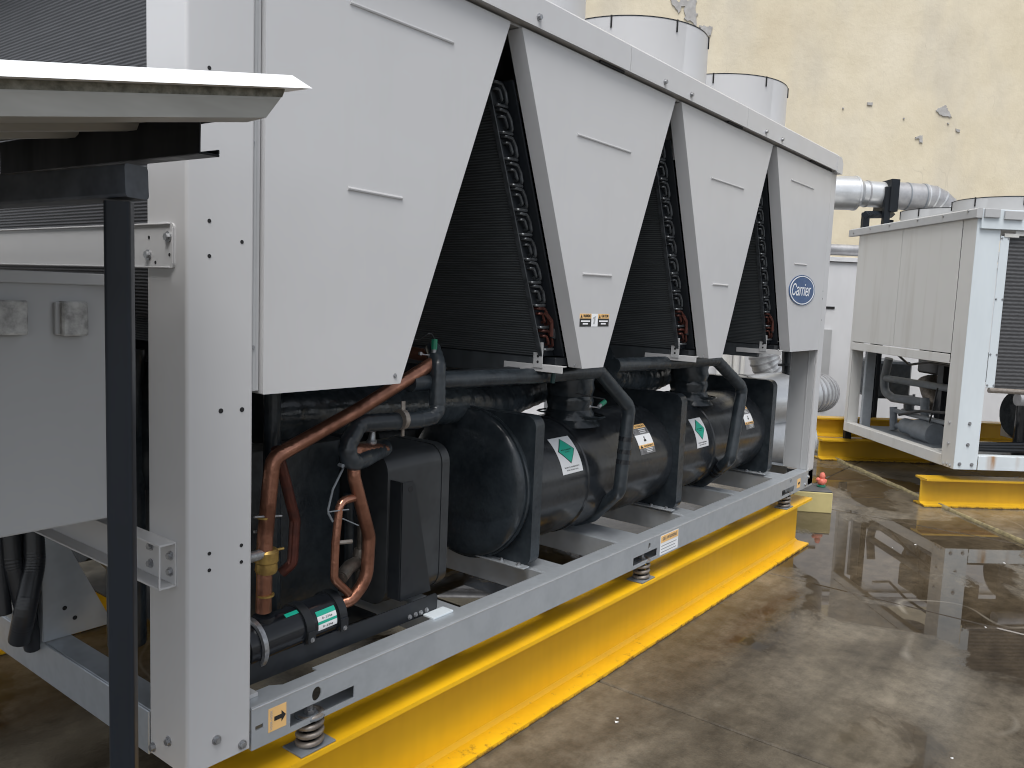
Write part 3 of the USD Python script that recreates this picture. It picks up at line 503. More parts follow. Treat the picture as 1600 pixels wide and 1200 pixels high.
# flat lettering helper ------------------------------------------------
def lettering(text, height, width=None, bold=False, shear=0.0, depth=.0006):
    m = meshkit.text_mesh(text, height, depth, bold); v = np.array(m.vertices); v[:, 0] -= v[:, 0].min()
    if width: v[:, 0] *= width/v[:, 0].max()
    v[:, 0] += shear*v[:, 1]; return v, np.array(m.faces)
def on_y(m, x, z, y, rot=0.0):     # local xy to the xz plane facing -y
    c, s = math.cos(rot), math.sin(rot); v = m[0]
    return fix((np.stack([x+v[:, 0]*c-v[:, 1]*s, y-v[:, 2], z+v[:, 0]*s+v[:, 1]*c], 1), m[1]))
# logo ------------------------------------------------------------------
lc = A(1253, 453.5, y=-.002); rx = (A(1273.5, 453, y=0)-A(1233, 453.5, y=0))[0]/2; rz = (A(1253, 430, y=0)-A(1253, 477.5, y=0))[2]/2
def ell(a, b): return affinity.scale(Point(0, 0).buffer(1, quad_segs=16), a, b)
lg = ch.part('logo_badge', fix((slab(affinity.translate(ell(rx, rz), lc[0], lc[2]), 0, 2, 1, -.006, -.0025))), BLUE, parent=ppath[3], smooth=20)
lw = ch.part('logo_ring', slab(affinity.translate(ell(rx*.94, rz*.94).difference(ell(rx*.885, rz*.885)), lc[0], lc[2]), 0, 2, 1, -.0068, -.0062), WHITE, parent=ppath[3], smooth=False)
m = lettering('Carrier', .072, rx*1.40, shear=.24); ch.part('logo_text', on_y(m, lc[0]-rx*.80, lc[2]-.034, -.0063), WHITE, parent=ppath[3], smooth=False)
# warning labels on the second panel --------------------------------------
x0, z1 = A(906, 490, y=-.002)[[0, 2]]; x1, z0 = A(950.5, 510, y=-.002)[[0, 2]]; w = x1-x0; h = z1-z0
def flat(xa, xb, za, zb, mat, lift, parent, name='label_field'): return ch.part(name, cbox(xa, xb, -.0024-lift-.0006, -.0024-lift, za, zb, .0001), mat, smooth=False, parent=parent)
flat(x0, x0+w*.385, z0+h*.63, z1, ORANGE, 0, ppath[1]); flat(x0, x0+w*.385, z0, z0+h*.625, INK, 0, ppath[1])
flat(x0+w*.39, x0+w*.61, z0, z1, WHITE, 0, ppath[1]); flat(x0+w*.615, x1, z0+h*.63, z1, ORANGE, 0, ppath[1]); flat(x0+w*.615, x1, z0, z0+h*.625, INK, 0, ppath[1])
for xa, word in ((x0, 'WARNING'), (x0+w*.615, 'CAUTION')):
    ch.part('label_text', on_y(lettering(word, h*.20, w*.24, True), xa+w*.115, z0+h*.74, -.0032), INK, parent=ppath[1], smooth=False)
    ch.part('label_text', on_y((lambda m: (m[0], m[1]))(slab(Polygon([(0, 0), (h*.28, 0), (h*.14, h*.26)]), 0, 1, 2, 0, .0006)), xa+w*.02, z0+h*.69, -.0032), INK, parent=ppath[1], smooth=False)
    for zz, ww in ((.36, .30), (.16, .17)): flat(xa+w*.19-w*ww/2, xa+w*.19+w*ww/2, z0+h*zz, z0+h*(zz+.12), WHITE, .0007, ppath[1])
ch.part('label_symbol', cat([on_y(slab(Polygon([(0, 0), (.022, .006), (.024, .012), (.004, .006)]), 0, 1, 2, 0, .0006), x0+w*.43, z0+h*.60, -.0032), on_y(slab(Polygon([(0, 0), (.012, 0), (.016, .02), (.006, .024)]), 0, 1, 2, 0, .0006), x0+w*.45, z0+h*.22, -.0032)]), GREY2, parent=ppath[1], smooth=False)
# coils ----------------------------------------------------------------
def xe(p, q, z): return p[0]+(q[0]-p[0])*(z-p[1])/(q[1]-p[1])
for k in range(1, 4):
    bl, br, tr, tl = panels[k]; zt, zb = 1.965, .99
    po = Polygon([(xe(tl, bl, zt)-.098, zt), (xe(tl, bl, zt)-.004, zt), (xe(tl, bl, zb)-.004, zb), (xe(tl, bl, zb)-.098, zb)])
    cs = ch.part('coil_slab', slab(po, 0, 2, 1, .125, D-.12), FIN, smooth=False, label='slanted finned coil with a row of bent tubes at its end')
    ch.part('tube_sheet', slab(po, 0, 2, 1, .118, .1245), BAR, smooth=False, parent=cs)
    po3 = Polygon([(xe(tl, bl, zt)-.104, zt), (xe(tl, bl, zt)-.0985, zt), (xe(tl, bl, zb)-.0985, zb), (xe(tl, bl, zb)-.104, zb)])
    ch.part('sheet_flange', slab(po3, 0, 2, 1, .108, .126), BEND, smooth=False, parent=cs)
    po4 = Polygon([(xe(tl, bl, zt)-.012, zt), (xe(tl, bl, zt)-.002, zt), (xe(tl, bl, zb)-.002, zb), (xe(tl, bl, zb)-.012, zb)])
    ch.part('sheet_flange', slab(po4, 0, 2, 1, .07, .117), BAR, smooth=False, parent=cs)
    nb = 11
    pt = lambda z, off, y_=.098: np.array([xe(tl, bl, z)-off, y_, z])
    for q in range(nb):
        dz = (zt-zb-.03)/nb; za = zt-.015-dz*q+rng.normal(0, .0012); jj = rng.normal(0, .0015)
        m1 = COPPERD if q > nb-3 else BEND
        ch.part('return_bend', tube([pt(za, .078, .118), pt(za, .076), pt(za-.002, .040+jj), pt(za-dz*.30, .028), pt(za-dz*.72, .030+jj), pt(za-dz*.74, .030, .118)], .0062, R=.016, n=7), m1, parent=cs)
        ch.part('return_bend', tube([pt(za-dz*.24, .074, .118), pt(za-dz*.24, .072, .102), pt(za-dz*.24, .056, .102), pt(za-dz*.62, .050+jj, .102), pt(za-dz*.64, .050, .118)], .0058, R=.014, n=7), m1, parent=cs)
        ch.part('return_bend', tube([pt(za-dz*.86, .086, .118), pt(za-dz*.86, .084), pt(za-dz*.84, .030), pt(za-dz*.84, .028, .118)], .0058, R=.010, n=7), BEND, parent=cs)
    # header pipe beside the bends
    ch.part('header_pipe', tube([np.array([xe(tl, bl, 1.9)+.02, .10, 1.9]), np.array([xe(tl, bl, 1.12)+.012, .10, 1.12]), np.array([xe(tl, bl, 1.06)-.03, .095, 1.06])], .013, R=.03, n=10), BAR, parent=cs)
    ch.part('header_pipe', tube([np.array([xe(tl, bl, 1.3)+.0, .085, 1.16]), np.array([xe(tl, bl, 1.12)-.03, .085, 1.13]), np.array([xe(tl, bl, 1.06)-.05, .085, 1.07])], .008, R=.02, n=8), COPPERD, parent=cs)
    # opposite coil of the same module, behind the panel's right edge
    if k < 3:
        po = Polygon([(xe(tr, br, 2.05)-.10, 2.05), (xe(tr, br, 2.05)-.006, 2.05), (xe(tr, br, zb)-.006, zb), (xe(tr, br, zb)-.09, zb)])
        ch.part('coil_slab', slab(po, 0, 2, 1, .07, D-.07), FIN, smooth=False)
    x_ = xe(tl, bl, zb)-.10
    ch.part('coil_seal_beam', cbox(x_+.006, x_+.0345, .16, D-.12, .905, .9885, .004), COILB, smooth=False)
    ch.part('drain_tray', cbox(x_+.036, xe(tr, br, zb)+.02 if k < 3 else 4.59, .07, D-.07, .955, .985, .002), BAR, smooth=False)
    sp = ch.part('coil_support', cat([cbox(x_+.0, x_+.004, .012, .30, .930, .958, .001), cbox(x_+.0045, x_+.03, .012, .30, .954, .958, .001)]), GG, smooth=False, label='short pale channel under the coil end')
    bp = ch.part('slotted_bracket', cbox(x_-.004, x_-.001, .105, .150, .945, 1.045, .0005), GREY2, smooth=False)
    for zz in (.968, .990, 1.008, 1.030): ch.part('hole', disc((x_-.0042, .1275, zz), (-1, 0, 0), .0055, .0006), DARK, parent=bp)
    ch.part('coil_backing', slab(Polygon([(xe(tl, bl, 1.96)+.03, 1.96), (xe(tl, bl, 1.96)+.04, 1.96), (xe(tl, bl, 1.0)+.04, 1.0), (xe(tl, bl, 1.0)+.03, 1.0)]), 0, 2, 1, .10, D-.1), BAR, smooth=False)
bl, br, tr, tl = panels[0]
ch.part('coil_slab', slab(Polygon([(xe(tr, br, 2.05)-.10, 2.05), (xe(tr, br, 2.05)-.006, 2.05), (xe(tr, br, .99)-.006, .99), (xe(tr, br, .99)-.09, .99)]), 0, 2, 1, .07, D-.07), FIN, smooth=False)
ce = ch.part('coil_slab', cbox(.05, .12, .178, D-.18, 1.13, 2.12, .002), FINEND, smooth=False, label='upright finned coil on the near short side')
ch.part('coil_slab', cbox(4.50, 4.59, .08, D-.1, .99, 2.12, .002), FIN, smooth=False)
# little pale lines of bent fin rows on the first slanted coil
# ---------------------------------------------------------------- evaporator
EY, EZ, ER = .45, .39, .27
DY, DZ = .478, .428            # the domed end is a little larger than the barrel behind it
def cylhit(u, v, R=ER):
    d = ray(u, v); o = C-np.array([0, EY, EZ]); a = d[1]**2+d[2]**2; b = o[1]*d[1]+o[2]*d[2]; c = o[1]**2+o[2]**2-R*R
    t = (-b-math.sqrt(max(b*b-a*c, 0)))/a; P = C+t*d
    return P[0], math.atan2(P[2]-EZ, -(P[1]-EY))*R        # x, arc length above the middle
def on_cyl(m, lift=0.0):
    v = m[0]; ph = v[:, 1]/ER; r = ER+lift+v[:, 2]
    return fix((np.stack([v[:, 0], EY-r*np.cos(ph), EZ+r*np.sin(ph)], 1), m[1]))
def patch_mesh(poly, depth=.0008, n=10):              # a polygon in (x, arc) cut in strips so that it bends round the shell
    x0, y0, x1, y1 = poly.bounds; ms = []
    for a, b in zip(np.linspace(y0, y1, n+1)[:-1], np.linspace(y0, y1, n+1)[1:]):
        s = poly.intersection(sbox(x0-1, a, x1+1, b))
        for q in getattr(s, 'geoms', [s]):
            if q.geom_type == 'Polygon' and q.area > 1e-9: ms.append(trimesh.creation.extrude_polygon(q, depth, engine='earcut'))
    return cat(ms)
XS = [1.50, 1.605, 1.665, 2.905, 2.970, 4.235, 4.305]
ev = ch.part('evaporator', cat([lathe([(0, 1.665), (ER, 1.666), (ER, 2.07), (ER+.006, 2.075), (ER+.006, 2.30), (ER, 2.305), (ER, 2.904), (0, 2.905)], (0, EY, EZ), (1, 0, 0), 64),
                              lathe([(0, 2.971), (ER, 2.972), (ER, 3.43), (ER+.006, 3.435), (ER+.006, 3.68), (ER, 3.685), (ER, 4.233), (0, 4.234)], (0, EY, EZ), (1, 0, 0), 64)]), SHELL, label='black wrapped evaporator drum')
RD = .319
dome = [(0, 1.520)]+[(RD*math.sin(q)**.8, 1.575-.055*math.cos(q)**.7) for q in np.linspace(.12, math.pi/2, 16)]+[(RD, 1.604), (0, 1.6045)]
ch.part('end_dome', lathe(dome, (0, DY, DZ), (1, 0, 0), 64), BLACK, parent=ev)
ch.part('seam_band', lathe([(RD+.001, 1.572), (RD+.008, 1.573), (RD+.009, 1.583), (RD+.001, 1.586)], (0, DY, DZ), (1, 0, 0), 64), BLACK, parent=ev)
for x0, x1 in ((1.605, 1.665), (2.906, 2.970), (4.235, 4.305)):
    ch.part('end_plate', rbox(x0, x1, .148, .82, .121, .742, .045, 'x', 6), BLACK, smooth=35, parent=ev)
    ch.part('foot_angle', cat([cbox(x0-.045, x0-.0005, .15, .80, .1205, .1255, .001)]), GALV, smooth=False, parent=ev)
    for yb in (.19, .28): ch.part('bolt', bolt((x0-.022, yb, .1255), (0, 0, 1), .008, .010), ZINC, smooth=False, parent=ev)
ch.part('end_dome', lathe([(0, 4.42)]+[(RD*math.sin(q), 4.33+.09*math.cos(q)) for q in np.linspace(.12, math.pi/2, 10)]+[(RD, 4.306), (0, 4.3055)], (0, DY, DZ), (1, 0, 0), 48), BLACK, parent=ev)
def refrigerant_label(c0, c1, c2, c3):
    xa = (c0[0]+c3[0])/2; xb = (c1[0]+c2[0])/2; ya = (c2[1]+c3[1])/2; yb = (c0[1]+c1[1])/2; w, h = xb-xa, yb-ya
    ch.part('drum_label', on_cyl(patch_mesh(sbox(xa, ya, xb, yb), n=14), .0005), WHITE, parent=ev, smooth=40, label='white label with a green diamond')
    dm = Polygon([(xa+w*.5, ya+h*.24), (xa+w*.90, ya+h*.60), (xa+w*.5, ya+h*.95), (xa+w*.10, ya+h*.60)])
    ch.part('diamond', on_cyl(patch_mesh(dm, n=12), .0016), INK, parent=ev, smooth=False)
    ch.part('diamond', on_cyl(patch_mesh(affinity.scale(dm, .92, .92), n=12), .0026), GREEN, parent=ev, smooth=False)
    for word, yy, hh, ww, lift in (('NON-FLAMMABLE', .60, .028, .50, .0034), ('GAS', .54, .028, .22, .0034), ('NON FLAMMABLE', .14, .035, .72, .0014), ('NON TOXIC GAS', .07, .030, .56, .0014)):
        m = lettering(word, h*hh, w*ww); m[0][:, 0] += xa+w*.5-w*ww/2; m[0][:, 1] += ya+h*yy
        ch.part('label_text', on_cyl(m, lift), INK, parent=ev, smooth=False)
refrigerant_label(cylhit(857, 686), cylhit(890, 681), cylhit(908, 737), cylhit(877, 742))
refrigerant_label(cylhit(1077, 655), cylhit(1095, 652), cylhit(1105, 696), cylhit(1087, 702))
def hazard_label(top_l, top_r, bot_l, bot_r):
    xa = (top_l[0]+bot_l[0])/2; xb = (top_r[0]+bot_r[0])/2; yb = (top_l[1]+top_r[1])/2; ya = (bot_l[1]+bot_r[1])/2; w, h = xb-xa, yb-ya
    for f0, f1, mat in ((.86, 1., ORANGE), (.635, .855, FADE), (.30, .63, WHITE), (.19, .30, ORANGE), (0, .185, FADE)):
        ch.part('drum_label', on_cyl(patch_mesh(sbox(xa, ya+h*f0, xb, ya+h*f1), n=5), .0005), mat, parent=ev, smooth=False)
    for word, f, lift in (('ATENÇÃO', .895, .0014), ('WARNING', .215, .0014)):
        m = lettering(word, h*.055, w*.62, True); m[0][:, 0] += xa+w*.32; m[0][:, 1] += ya+h*f
        ch.part('label_text', on_cyl(m, lift), INK, parent=ev, smooth=False)
        tr_ = Polygon([(xa+w*.07, ya+h*(f-.012)), (xa+w*.25, ya+h*(f-.012)), (xa+w*.16, ya+h*(f+.075))]); ch.part('label_symbol', on_cyl(patch_mesh(tr_, n=3), .0014), INK, parent=ev, smooth=False)
    for k, f in enumerate((.05, .10, .15, .68, .74, .80)):
        ch.part('label_line', on_cyl(patch_mesh(sbox(xa+w*.42, ya+h*f, xa+w*(.80+.03*(k % 3)), ya+h*(f+.018)), n=1), .0014), WHITE, parent=ev, smooth=False)
    sy = unary = Polygon([(xa+w*.44, ya+h*.39), (xa+w*.58, ya+h*.39), (xa+w*.58, ya+h*.46), (xa+w*.53, ya+h*.47), (xa+w*.56, ya+h*.55), (xa+w*.48, ya+h*.55), (xa+w*.50, ya+h*.46), (xa+w*.44, ya+h*.45)])
    ch.part('label_symbol', on_cyl(patch_mesh(sy, n=3), .0014), INK, parent=ev, smooth=False)
hazard_label(cylhit(983, 665), cylhit(1006, 662), cylhit(999, 711), cylhit(1023, 707))
hazard_label(cylhit(1157, 636), cylhit(1165, 634), cylhit(1161, 672), cylhit(1178, 669))
def wrap_r(amp, per):
    ph = rng.random()*9
    return lambda s, a: 1+amp*np.sin(s/per*2*np.pi+ph)*.5+amp*.6*(meshkit.noise(np.stack([np.cos(a)*1.5, np.sin(a)*1.5, np.full_like(a, s*14+ph)], 1))-.5)
# nozzles on top of the drum
for u, v, y in ((890, 640, .40), (1075, 618, .40)):
    p = A(u, v, y=y); x = p[0]
    ch.part('nozzle', lathe([(0, .60), (.150, .625), (.122, .655), (.117, .68), (.106, .70), (.114, .74), (.106, .765), (.115, .80), (.109, .83), (.116, .86), (.112, .89), (.092, .91), (.085, 1.2), (0, 1.2)], (x, .40, 0), (0, 0, 1), 48), WRAP, parent=ev)
    ch.part('wrap_fold', cat([lathe([(.124-.002*j, .650+.010*j), (.132-.002*j, .654+.010*j), (.124-.002*j, .658+.010*j)], (x, .40, 0), (math.sin(j)*.07, math.cos(j*2)*.07, 1), 32) for j in range(4)]), WRAP, parent=ev)
# ---------------------------------------------------------------- insulated lines and copper
def pp(pts, y=None):
    out = []
    for q in pts: out.append(A(q[0], q[1], y=q[2]))
    return out
for k, P in enumerate(([(640, 598, .16), (700, 594, .16), (840, 587, .16), (936, 580, .13), (983, 636, .10), (968, 768, .10), (925, 806, .28), (875, 818, .50)],
                       [(960, 571, .2), (1040, 567, .18), (1118, 562, .13), (1160, 606, .10), (1141, 718, .10), (1104, 748, .28), (1060, 775, .5)])):
    P = pp(P)
    lp = ch.part('insulated_line', tube(P, .031 if k == 0 else .034, R=.055, n=16, step=.02, rf=wrap_r(.05, .05)), BLACK, label='black insulated line bent down in front of the drum')
    for f in (.35, .5, .62):
        q0 = P[4]+(P[5]-P[4])*f; q1 = q0+(P[5]-P[4])/np.linalg.norm(P[5]-P[4])*.02
        ch.part('tape_band', tube([q0, q1], .0325 if k == 0 else .0355, n=16), GLOSS, parent=lp)
# pipe hanger under the second panel
q = A(867, 585, y=.10); ch.part('pipe_hanger', tube([q+np.array([0, 0, .06]), q+np.array([0, .01, -.035])], .009, R=.0, n=10), TEAL)
# big suction pipes
ch.part('suction_pipe', tube(pp([(400, 650, .42), (600, 636, .50), (780, 628, .60), (850, 600, .70), (880, 545, .85)]), .085, R=.16, n=24, step=.03, rf=wrap_r(.05, .09)), WRAP, label='thick black wrapped suction pipe')
ch.part('suction_pipe', tube(pp([(930, 560, .55), (955, 592, .60), (1010, 590, .65), (1045, 575, .70), (1062, 540, .8)]), .095, R=.14, n=24, step=.03, rf=wrap_r(.05, .09)), WRAP)
ch.part('suction_pipe', tube(pp([(395, 612, .75), (560, 600, .8), (760, 590, .95)]), .05, R=.1, n=18, step=.03, rf=wrap_r(.05, .09)), WRAP)
# copper discharge pipe
P = pp([(636, 550, .30), (688, 560, .16), (560, 640, .15), (426, 716, .15), (414, 840, .155), (412, 955, .165)])
dp = ch.part('copper_pipe', tube(P, .0225, R=.045, n=18, step=.02), COPPER, label='long bent copper pipe rising to the right')
q0, q1 = A(417, 855, y=.157), A(416, 893, y=.16)
vv = ch.part('brass_valve', lathe([(0, 0), (.028, 0), (.032, .01), (.030, .03), (.034, .034), (.034, .062), (.028, .07), (0, .07)], q1-np.array([0, 0, .003]), (0, 0, 1), 24), BRASS)
ch.part('valve_stem', cyl(q0+np.array([-.075, -.01, -.014]), q0+np.array([-.02, -.005, -.014]), .015, 12), ZINC, parent=vv)
ch.part('valve_stem', cyl(q0+np.array([.02, -.005, -.012]), q0+np.array([.05, -.01, -.012]), .004, 8), BRASS, parent=vv)
for v in (806, 928): ch.part('solder_ring', tube([A(415, v, y=.157), A(415, v+3, y=.157)], .0245, n=18), BRASS, parent=dp)
ch.part('pipe_clamp', cat([cyl(A(397, 808, y=.14), A(440, 806, y=.15), .0035, 8), cyl(A(397, 831, y=.18), A(410, 830, y=.18), .0045, 8)]), ZINC, parent=dp)
dp2 = ch.part('copper_pipe', tube(pp([(432, 700, .20), (446, 752, .21), (461, 812, .22), (457, 880, .22), (440, 895, .24)]), .0165, R=.03, n=14, step=.02), COPPERD, label='dark lacquered copper pipe beside the upright one')
ch.part('copper_pipe', tube(pp([(600, 702, .22), (552, 703, .15), (553, 745, .14), (577, 838, .13), (573, 905, .13), (548, 938, .13), (528, 944, .15)]), .0205, R=.09, n=16, step=.015), COPPER, label='copper loop curving down into the black filter drier')
ch.part('copper_pipe', tube(pp([(558, 776, .14), (531, 784, .135), (524, 850, .13), (522, 905, .13), (545, 927, .13)]), .013, R=.03, n=12, step=.015), COPPER, label='thin copper bypass beside the loop')
q = A(526, 848, y=.13); ch.part('service_port', cyl(q, q+np.array([.05, -.012, -.004]), .0065, 10), STEEL)
ct = ch.part('valve_body', cat([tube(pp([(564, 810, .17), (563, 862, .17), (561, 905, .17)]), .012, n=12), lathe([(0, 0), (.022, 0), (.024, .03), (.018, .05), (0, .05)], A(562, 880, y=.17), (0, 0, 1), 18), tube(pp([(560, 878, .17), (545, 886, .15), (533, 902, .13)]), .022, n=14), tube(pp([(540, 890, .145), (532, 902, .13)]), .016, n=12)]), DKMETAL, label='dark metal valve body between the copper pipes')
ch.part('white_tag', cbox(*(lambda p: (p[0]-.006, p[0]+.006, p[1]-.026, p[1]-.025, p[2]-.009, p[2]+.009))(A(563, 874, y=.17))), WHITE, parent=ct, smooth=False)
# insulated loop
ch.part('insulated_line', tube(pp([(676, 545, .20), (684, 572, .135), (683, 650, .12), (655, 656, .13), (560, 662, .16), (541, 700, .14), (549, 724, .13), (570, 716, .16), (600, 700, .24)]), .0285, R=.05, n=16, step=.015, rf=wrap_r(.06, .03)), BLACK, label='black insulated loop clipped to the box below')
cp = A(627, 655, y=.13)
ch.part('pipe_clip', cat([tube([cp+np.array([-.009, 0, 0]), cp+np.array([.009, 0, 0])], .034, n=18), cbox(cp[0]-.008, cp[0]+.008, cp[1]-.01, cp[1]-.004, cp[2]+.03, cp[2]+.06, .001), cbox(cp[0]-.005, cp[0]+.005, cp[1]-.012, cp[1]-.004, cp[2]-.055, cp[2]-.03, .001)]), STEEL)
q = A(580, 695, y=.20); ch.part('relief_cone', lathe([(0, 0), (.016, 0), (.017, .012), (.012, .02), (.009, .045), (0, .05)], q, (.1, 0, 1), 14), ZINC)
# pressure sensors with green bodies
for (u, v, y), d in (((678, 555, .16), (0, 0, 1)), ((935, 636, .12), (.9, 0, .35))):
    q = A(u, v, y=y); d = np.array(d)/np.linalg.norm(d)
    sn = ch.part('pressure_sensor', tube([q+d*.02, q+d*.055], .0105, n=14), SENSOR); ch.part('nut', tube([q, q+d*.02], .009, n=6), ZINC, parent=sn)
    ch.part('cable', tube([q+d*.055, q+d*.075+np.array([-.02, 0, .004]), q+np.array([-.05, .03, .05]), q+np.array([-.09, .06, .06])], .003, R=.015, n=6), BAR, parent=sn)
    ch.part('bracket', cat([cyl(q+np.array([-.055, .02, .005]), q+np.array([.012, 0, -.004]), .0025, 6), tube([q+np.array([-.05, .02, .006]), q+np.array([-.052, .01, .006])], .006, n=8)]), ZINC, parent=sn)
# ---------------------------------------------------------------- insulated economiser box, brackets, filter drier
eb = ch.part('economiser_box', rbox(.86, 1.125, .215, .52, .14, .672, .065, 'x', 6), BOXI, smooth=40, label='black insulated box with rounded edges')
ch.part('edge_band', rbox(1.126, 1.165, .212, .523, .137, .675, .067, 'x', 6), BOXI, smooth=40, parent=eb)
ch.part('economiser_box', rbox(.40, .855, .42, .9, .13, .70, .05, 'z', 6), BLACK, smooth=40)
bk = ch.part('gusset', cat([slab(Polygon([(.858, .185), (1.005, .185), (.916, .575), (.902, .592), (.856, .592)]), 0, 2, 1, .139, .144), cbox(.856, .861, .1445, .20, .185, .592, .001)]), BAR, smooth=False, label='black bent plate bracket in front of the box')
ch.part('hole', disc((.893, .1395, .565), (0, -1, 0), .011, .0012), DARK, parent=bk)
br = ch.part('angle_bar', cat([slab(sbox(.19, .119, .99, .182).union(Polygon([(.98, .119), (1.004, .119), (1.012, .13), (1.012, .17), (1.004, .182), (.98, .182)])), 0, 2, 1, .112, .117), cbox(.19, 1.0, .1172, .165, .119, .124, .001)]), BAR, smooth=False, label='long black angle bar with four bolts at its end')
for u, v in ((640, 964), (649, 960), (657, 957), (666, 953)): ch.part('bolt', bolt(A(u, v, y=.112), (0, -1, 0), .006, .007), ZINC, smooth=False, parent=br)
ch.part('foot_plate', cbox(.94, 1.04, .06, .11, .1185, .126, .001), OLDB, smooth=False)
ch.part('foot_plate', cbox(.19, .235, .045, .11, .1185, .130, .001), GREY2, smooth=False)
# filter drier: black cylinder with a flanged near end, two straps and a label
fa, fb = A(398, 1003, y=.165), A(519, 954, y=.165); fd = fb-fa; FL = np.linalg.norm(fd); fd = fd/FL; FR = .062
dr = ch.part('filter_drier', lathe([(0, -.05), (FR, -.05), (FR, FL-.06), (FR+.0005, FL-.02), (FR*.96, FL), (FR*.5, FL+.012), (0, FL+.014)], fa, fd, 48), GLOSS, label='gloss black filter drier cylinder')
ch.part('end_flange', lathe([(FR+.002, -.02), (FR+.012, -.018), (FR+.012, -.004), (FR+.002, -.002)], fa, fd, 48), ZINC, parent=dr)
for f in (.52, .96):
    ch.part('strap', lathe([(FR+.001, FL*f-.014), (FR+.007, FL*f-.014), (FR+.007, FL*f+.014), (FR+.001, FL*f+.014)], fa, fd, 48), BAR, parent=dr)
    q = fa+fd*FL*f
    ch.part('strap_leg', cbox(q[0]-.014, q[0]+.014, q[1]-FR-.012, q[1]-FR-.006, .183, q[2]+.0, .001), BAR, parent=dr, smooth=False)
    ch.part('bolt', bolt((q[0], q[1]-FR-.012, .193), (0, -1, 0), .005, .005), ZINC, parent=dr, smooth=False)
e_up = np.cross(np.cross([0, 0, 1], fd), fd)*-1; e_out = np.cross(fd, [0, 0, 1.0]); e_out /= np.linalg.norm(e_out)
if e_out[1] > 0: e_out = -e_out
def on_drier(m, lift):
    v = m[0]; ph = v[:, 1]/FR; r = FR+lift+v[:, 2]; up = np.cross(e_out, fd); up = up if up[2] > 0 else -up
    return fix((fa+v[:, :1]*fd+(r*np.cos(ph))[:, None]*e_out+(r*np.sin(ph))[:, None]*up, m[1]))
for (a0, a1, b0, b1, mat) in ((FL*.63, FL*.88, .030, .045, GREEN), (FL*.63, FL*.88, .014, .0295, WHITE), (FL*.63, FL*.88, .006, .0135, GREEN), (FL*.63, FL*.88, -.012, .0055, WHITE), (FL*.30, FL*.46, .062, .075, GREEN)):
    ch.part('drier_label', on_drier(patch_mesh(sbox(a0, b0, a1, b1), n=5), .0008), mat, parent=dr, smooth=False)
for b, word in ((.019, 'R-134a'), (-.006, 'R-134a')):
    m = lettering(word, .006, FL*.13); m[0][:, 0] += FL*.69; m[0][:, 1] += b; ch.part('label_text', on_drier(m, .0018), INK, parent=dr, smooth=False)
ch.part('drier_collar', lathe([(0, 0), (.032, .0), (.032, .03), (.0, .03)], A(412, 962, y=.165)-np.array([0, 0, .03]), (0, 0, 1), 20), GLOSS, parent=dr)
# compressors and other dark bodies deep inside
for x0, x1, y, z, r in ((.25, 1.35, 1.15, .42, .27), (.35, 1.1, 1.75, .42, .26), (1.7, 3.0, 1.55, .40, .26)):
    ch.part('compressor', lathe([(0, x0), (r*.7, x0), (r*.7, x0+.12), (r, x0+.14), (r, x1-.3), (r*.85, x1-.28), (r*.85, x1-.02), (r*.6, x1), (0, x1)], (0, y, z), (1, 0, 0), 40), BLACK)
ch.part('suction_pipe', tube([(.75, 1.15, .66), (.75, 1.15, .98), (.9, 1.3, 1.05), (2.2, 1.3, 1.05)], .08, R=.12, n=18), BLACK)
ch.part('suction_pipe', tube([(.16, .60, .125), (.16, .60, 1.02)], .055, n=18), BLACK)
ch.part('compressor', lathe([(0, .60), (.13, .60), (.15, .66), (.15, .92), (.10, .98), (0, .99)], (.32, .62, 0), (0, 0, 1), 28), BLACK)
ch.part('suction_pipe', cyl((.2, 1.95, .84), (4.3, 1.95, .84), .17, 24), BLACK)
ch.part('baffle_plate', cbox(.30, .31, .25, 2.0, .56, .80, .002), BAR, smooth=False)
ch.part('upright_bar', cat([tube(pp([(425, 612, .30), (425, 985, .30)]), .026, n=12), tube(pp([(545, 770, .40), (548, 930, .40)]), .02, n=12)]), BLACK)
ch.part('support_rail', cbox(.19, 1.5, .16, .22, .93, .945, .002), BAR, smooth=False)
ch.part('support_rail', cbox(1.5, 4.6, 1.1, 1.16, .93, .945, .002), BAR, smooth=False)
ch.part('upright_bar', tube([(4.05, .62, .125), (4.05, .62, .95)], .022, n=10), POST)
for x, y, z0, r in ((.72, .145, .78, .0), ): pass
ch.part('thin_cable', cat([tube(pp([(538, 728, .15), (520, 765, .14), (512, 800, .14), (520, 815, .14)]), .0035, R=.02, n=6), tube(pp([(530, 726, .15), (536, 728, .13)]), .006, n=8), tube(pp([(530, 808, .125), (560, 821, .125)]), .002, n=6), tube(pp([(512, 800, .13), (545, 796, .12)]), .002, n=6)]), GPIPE)
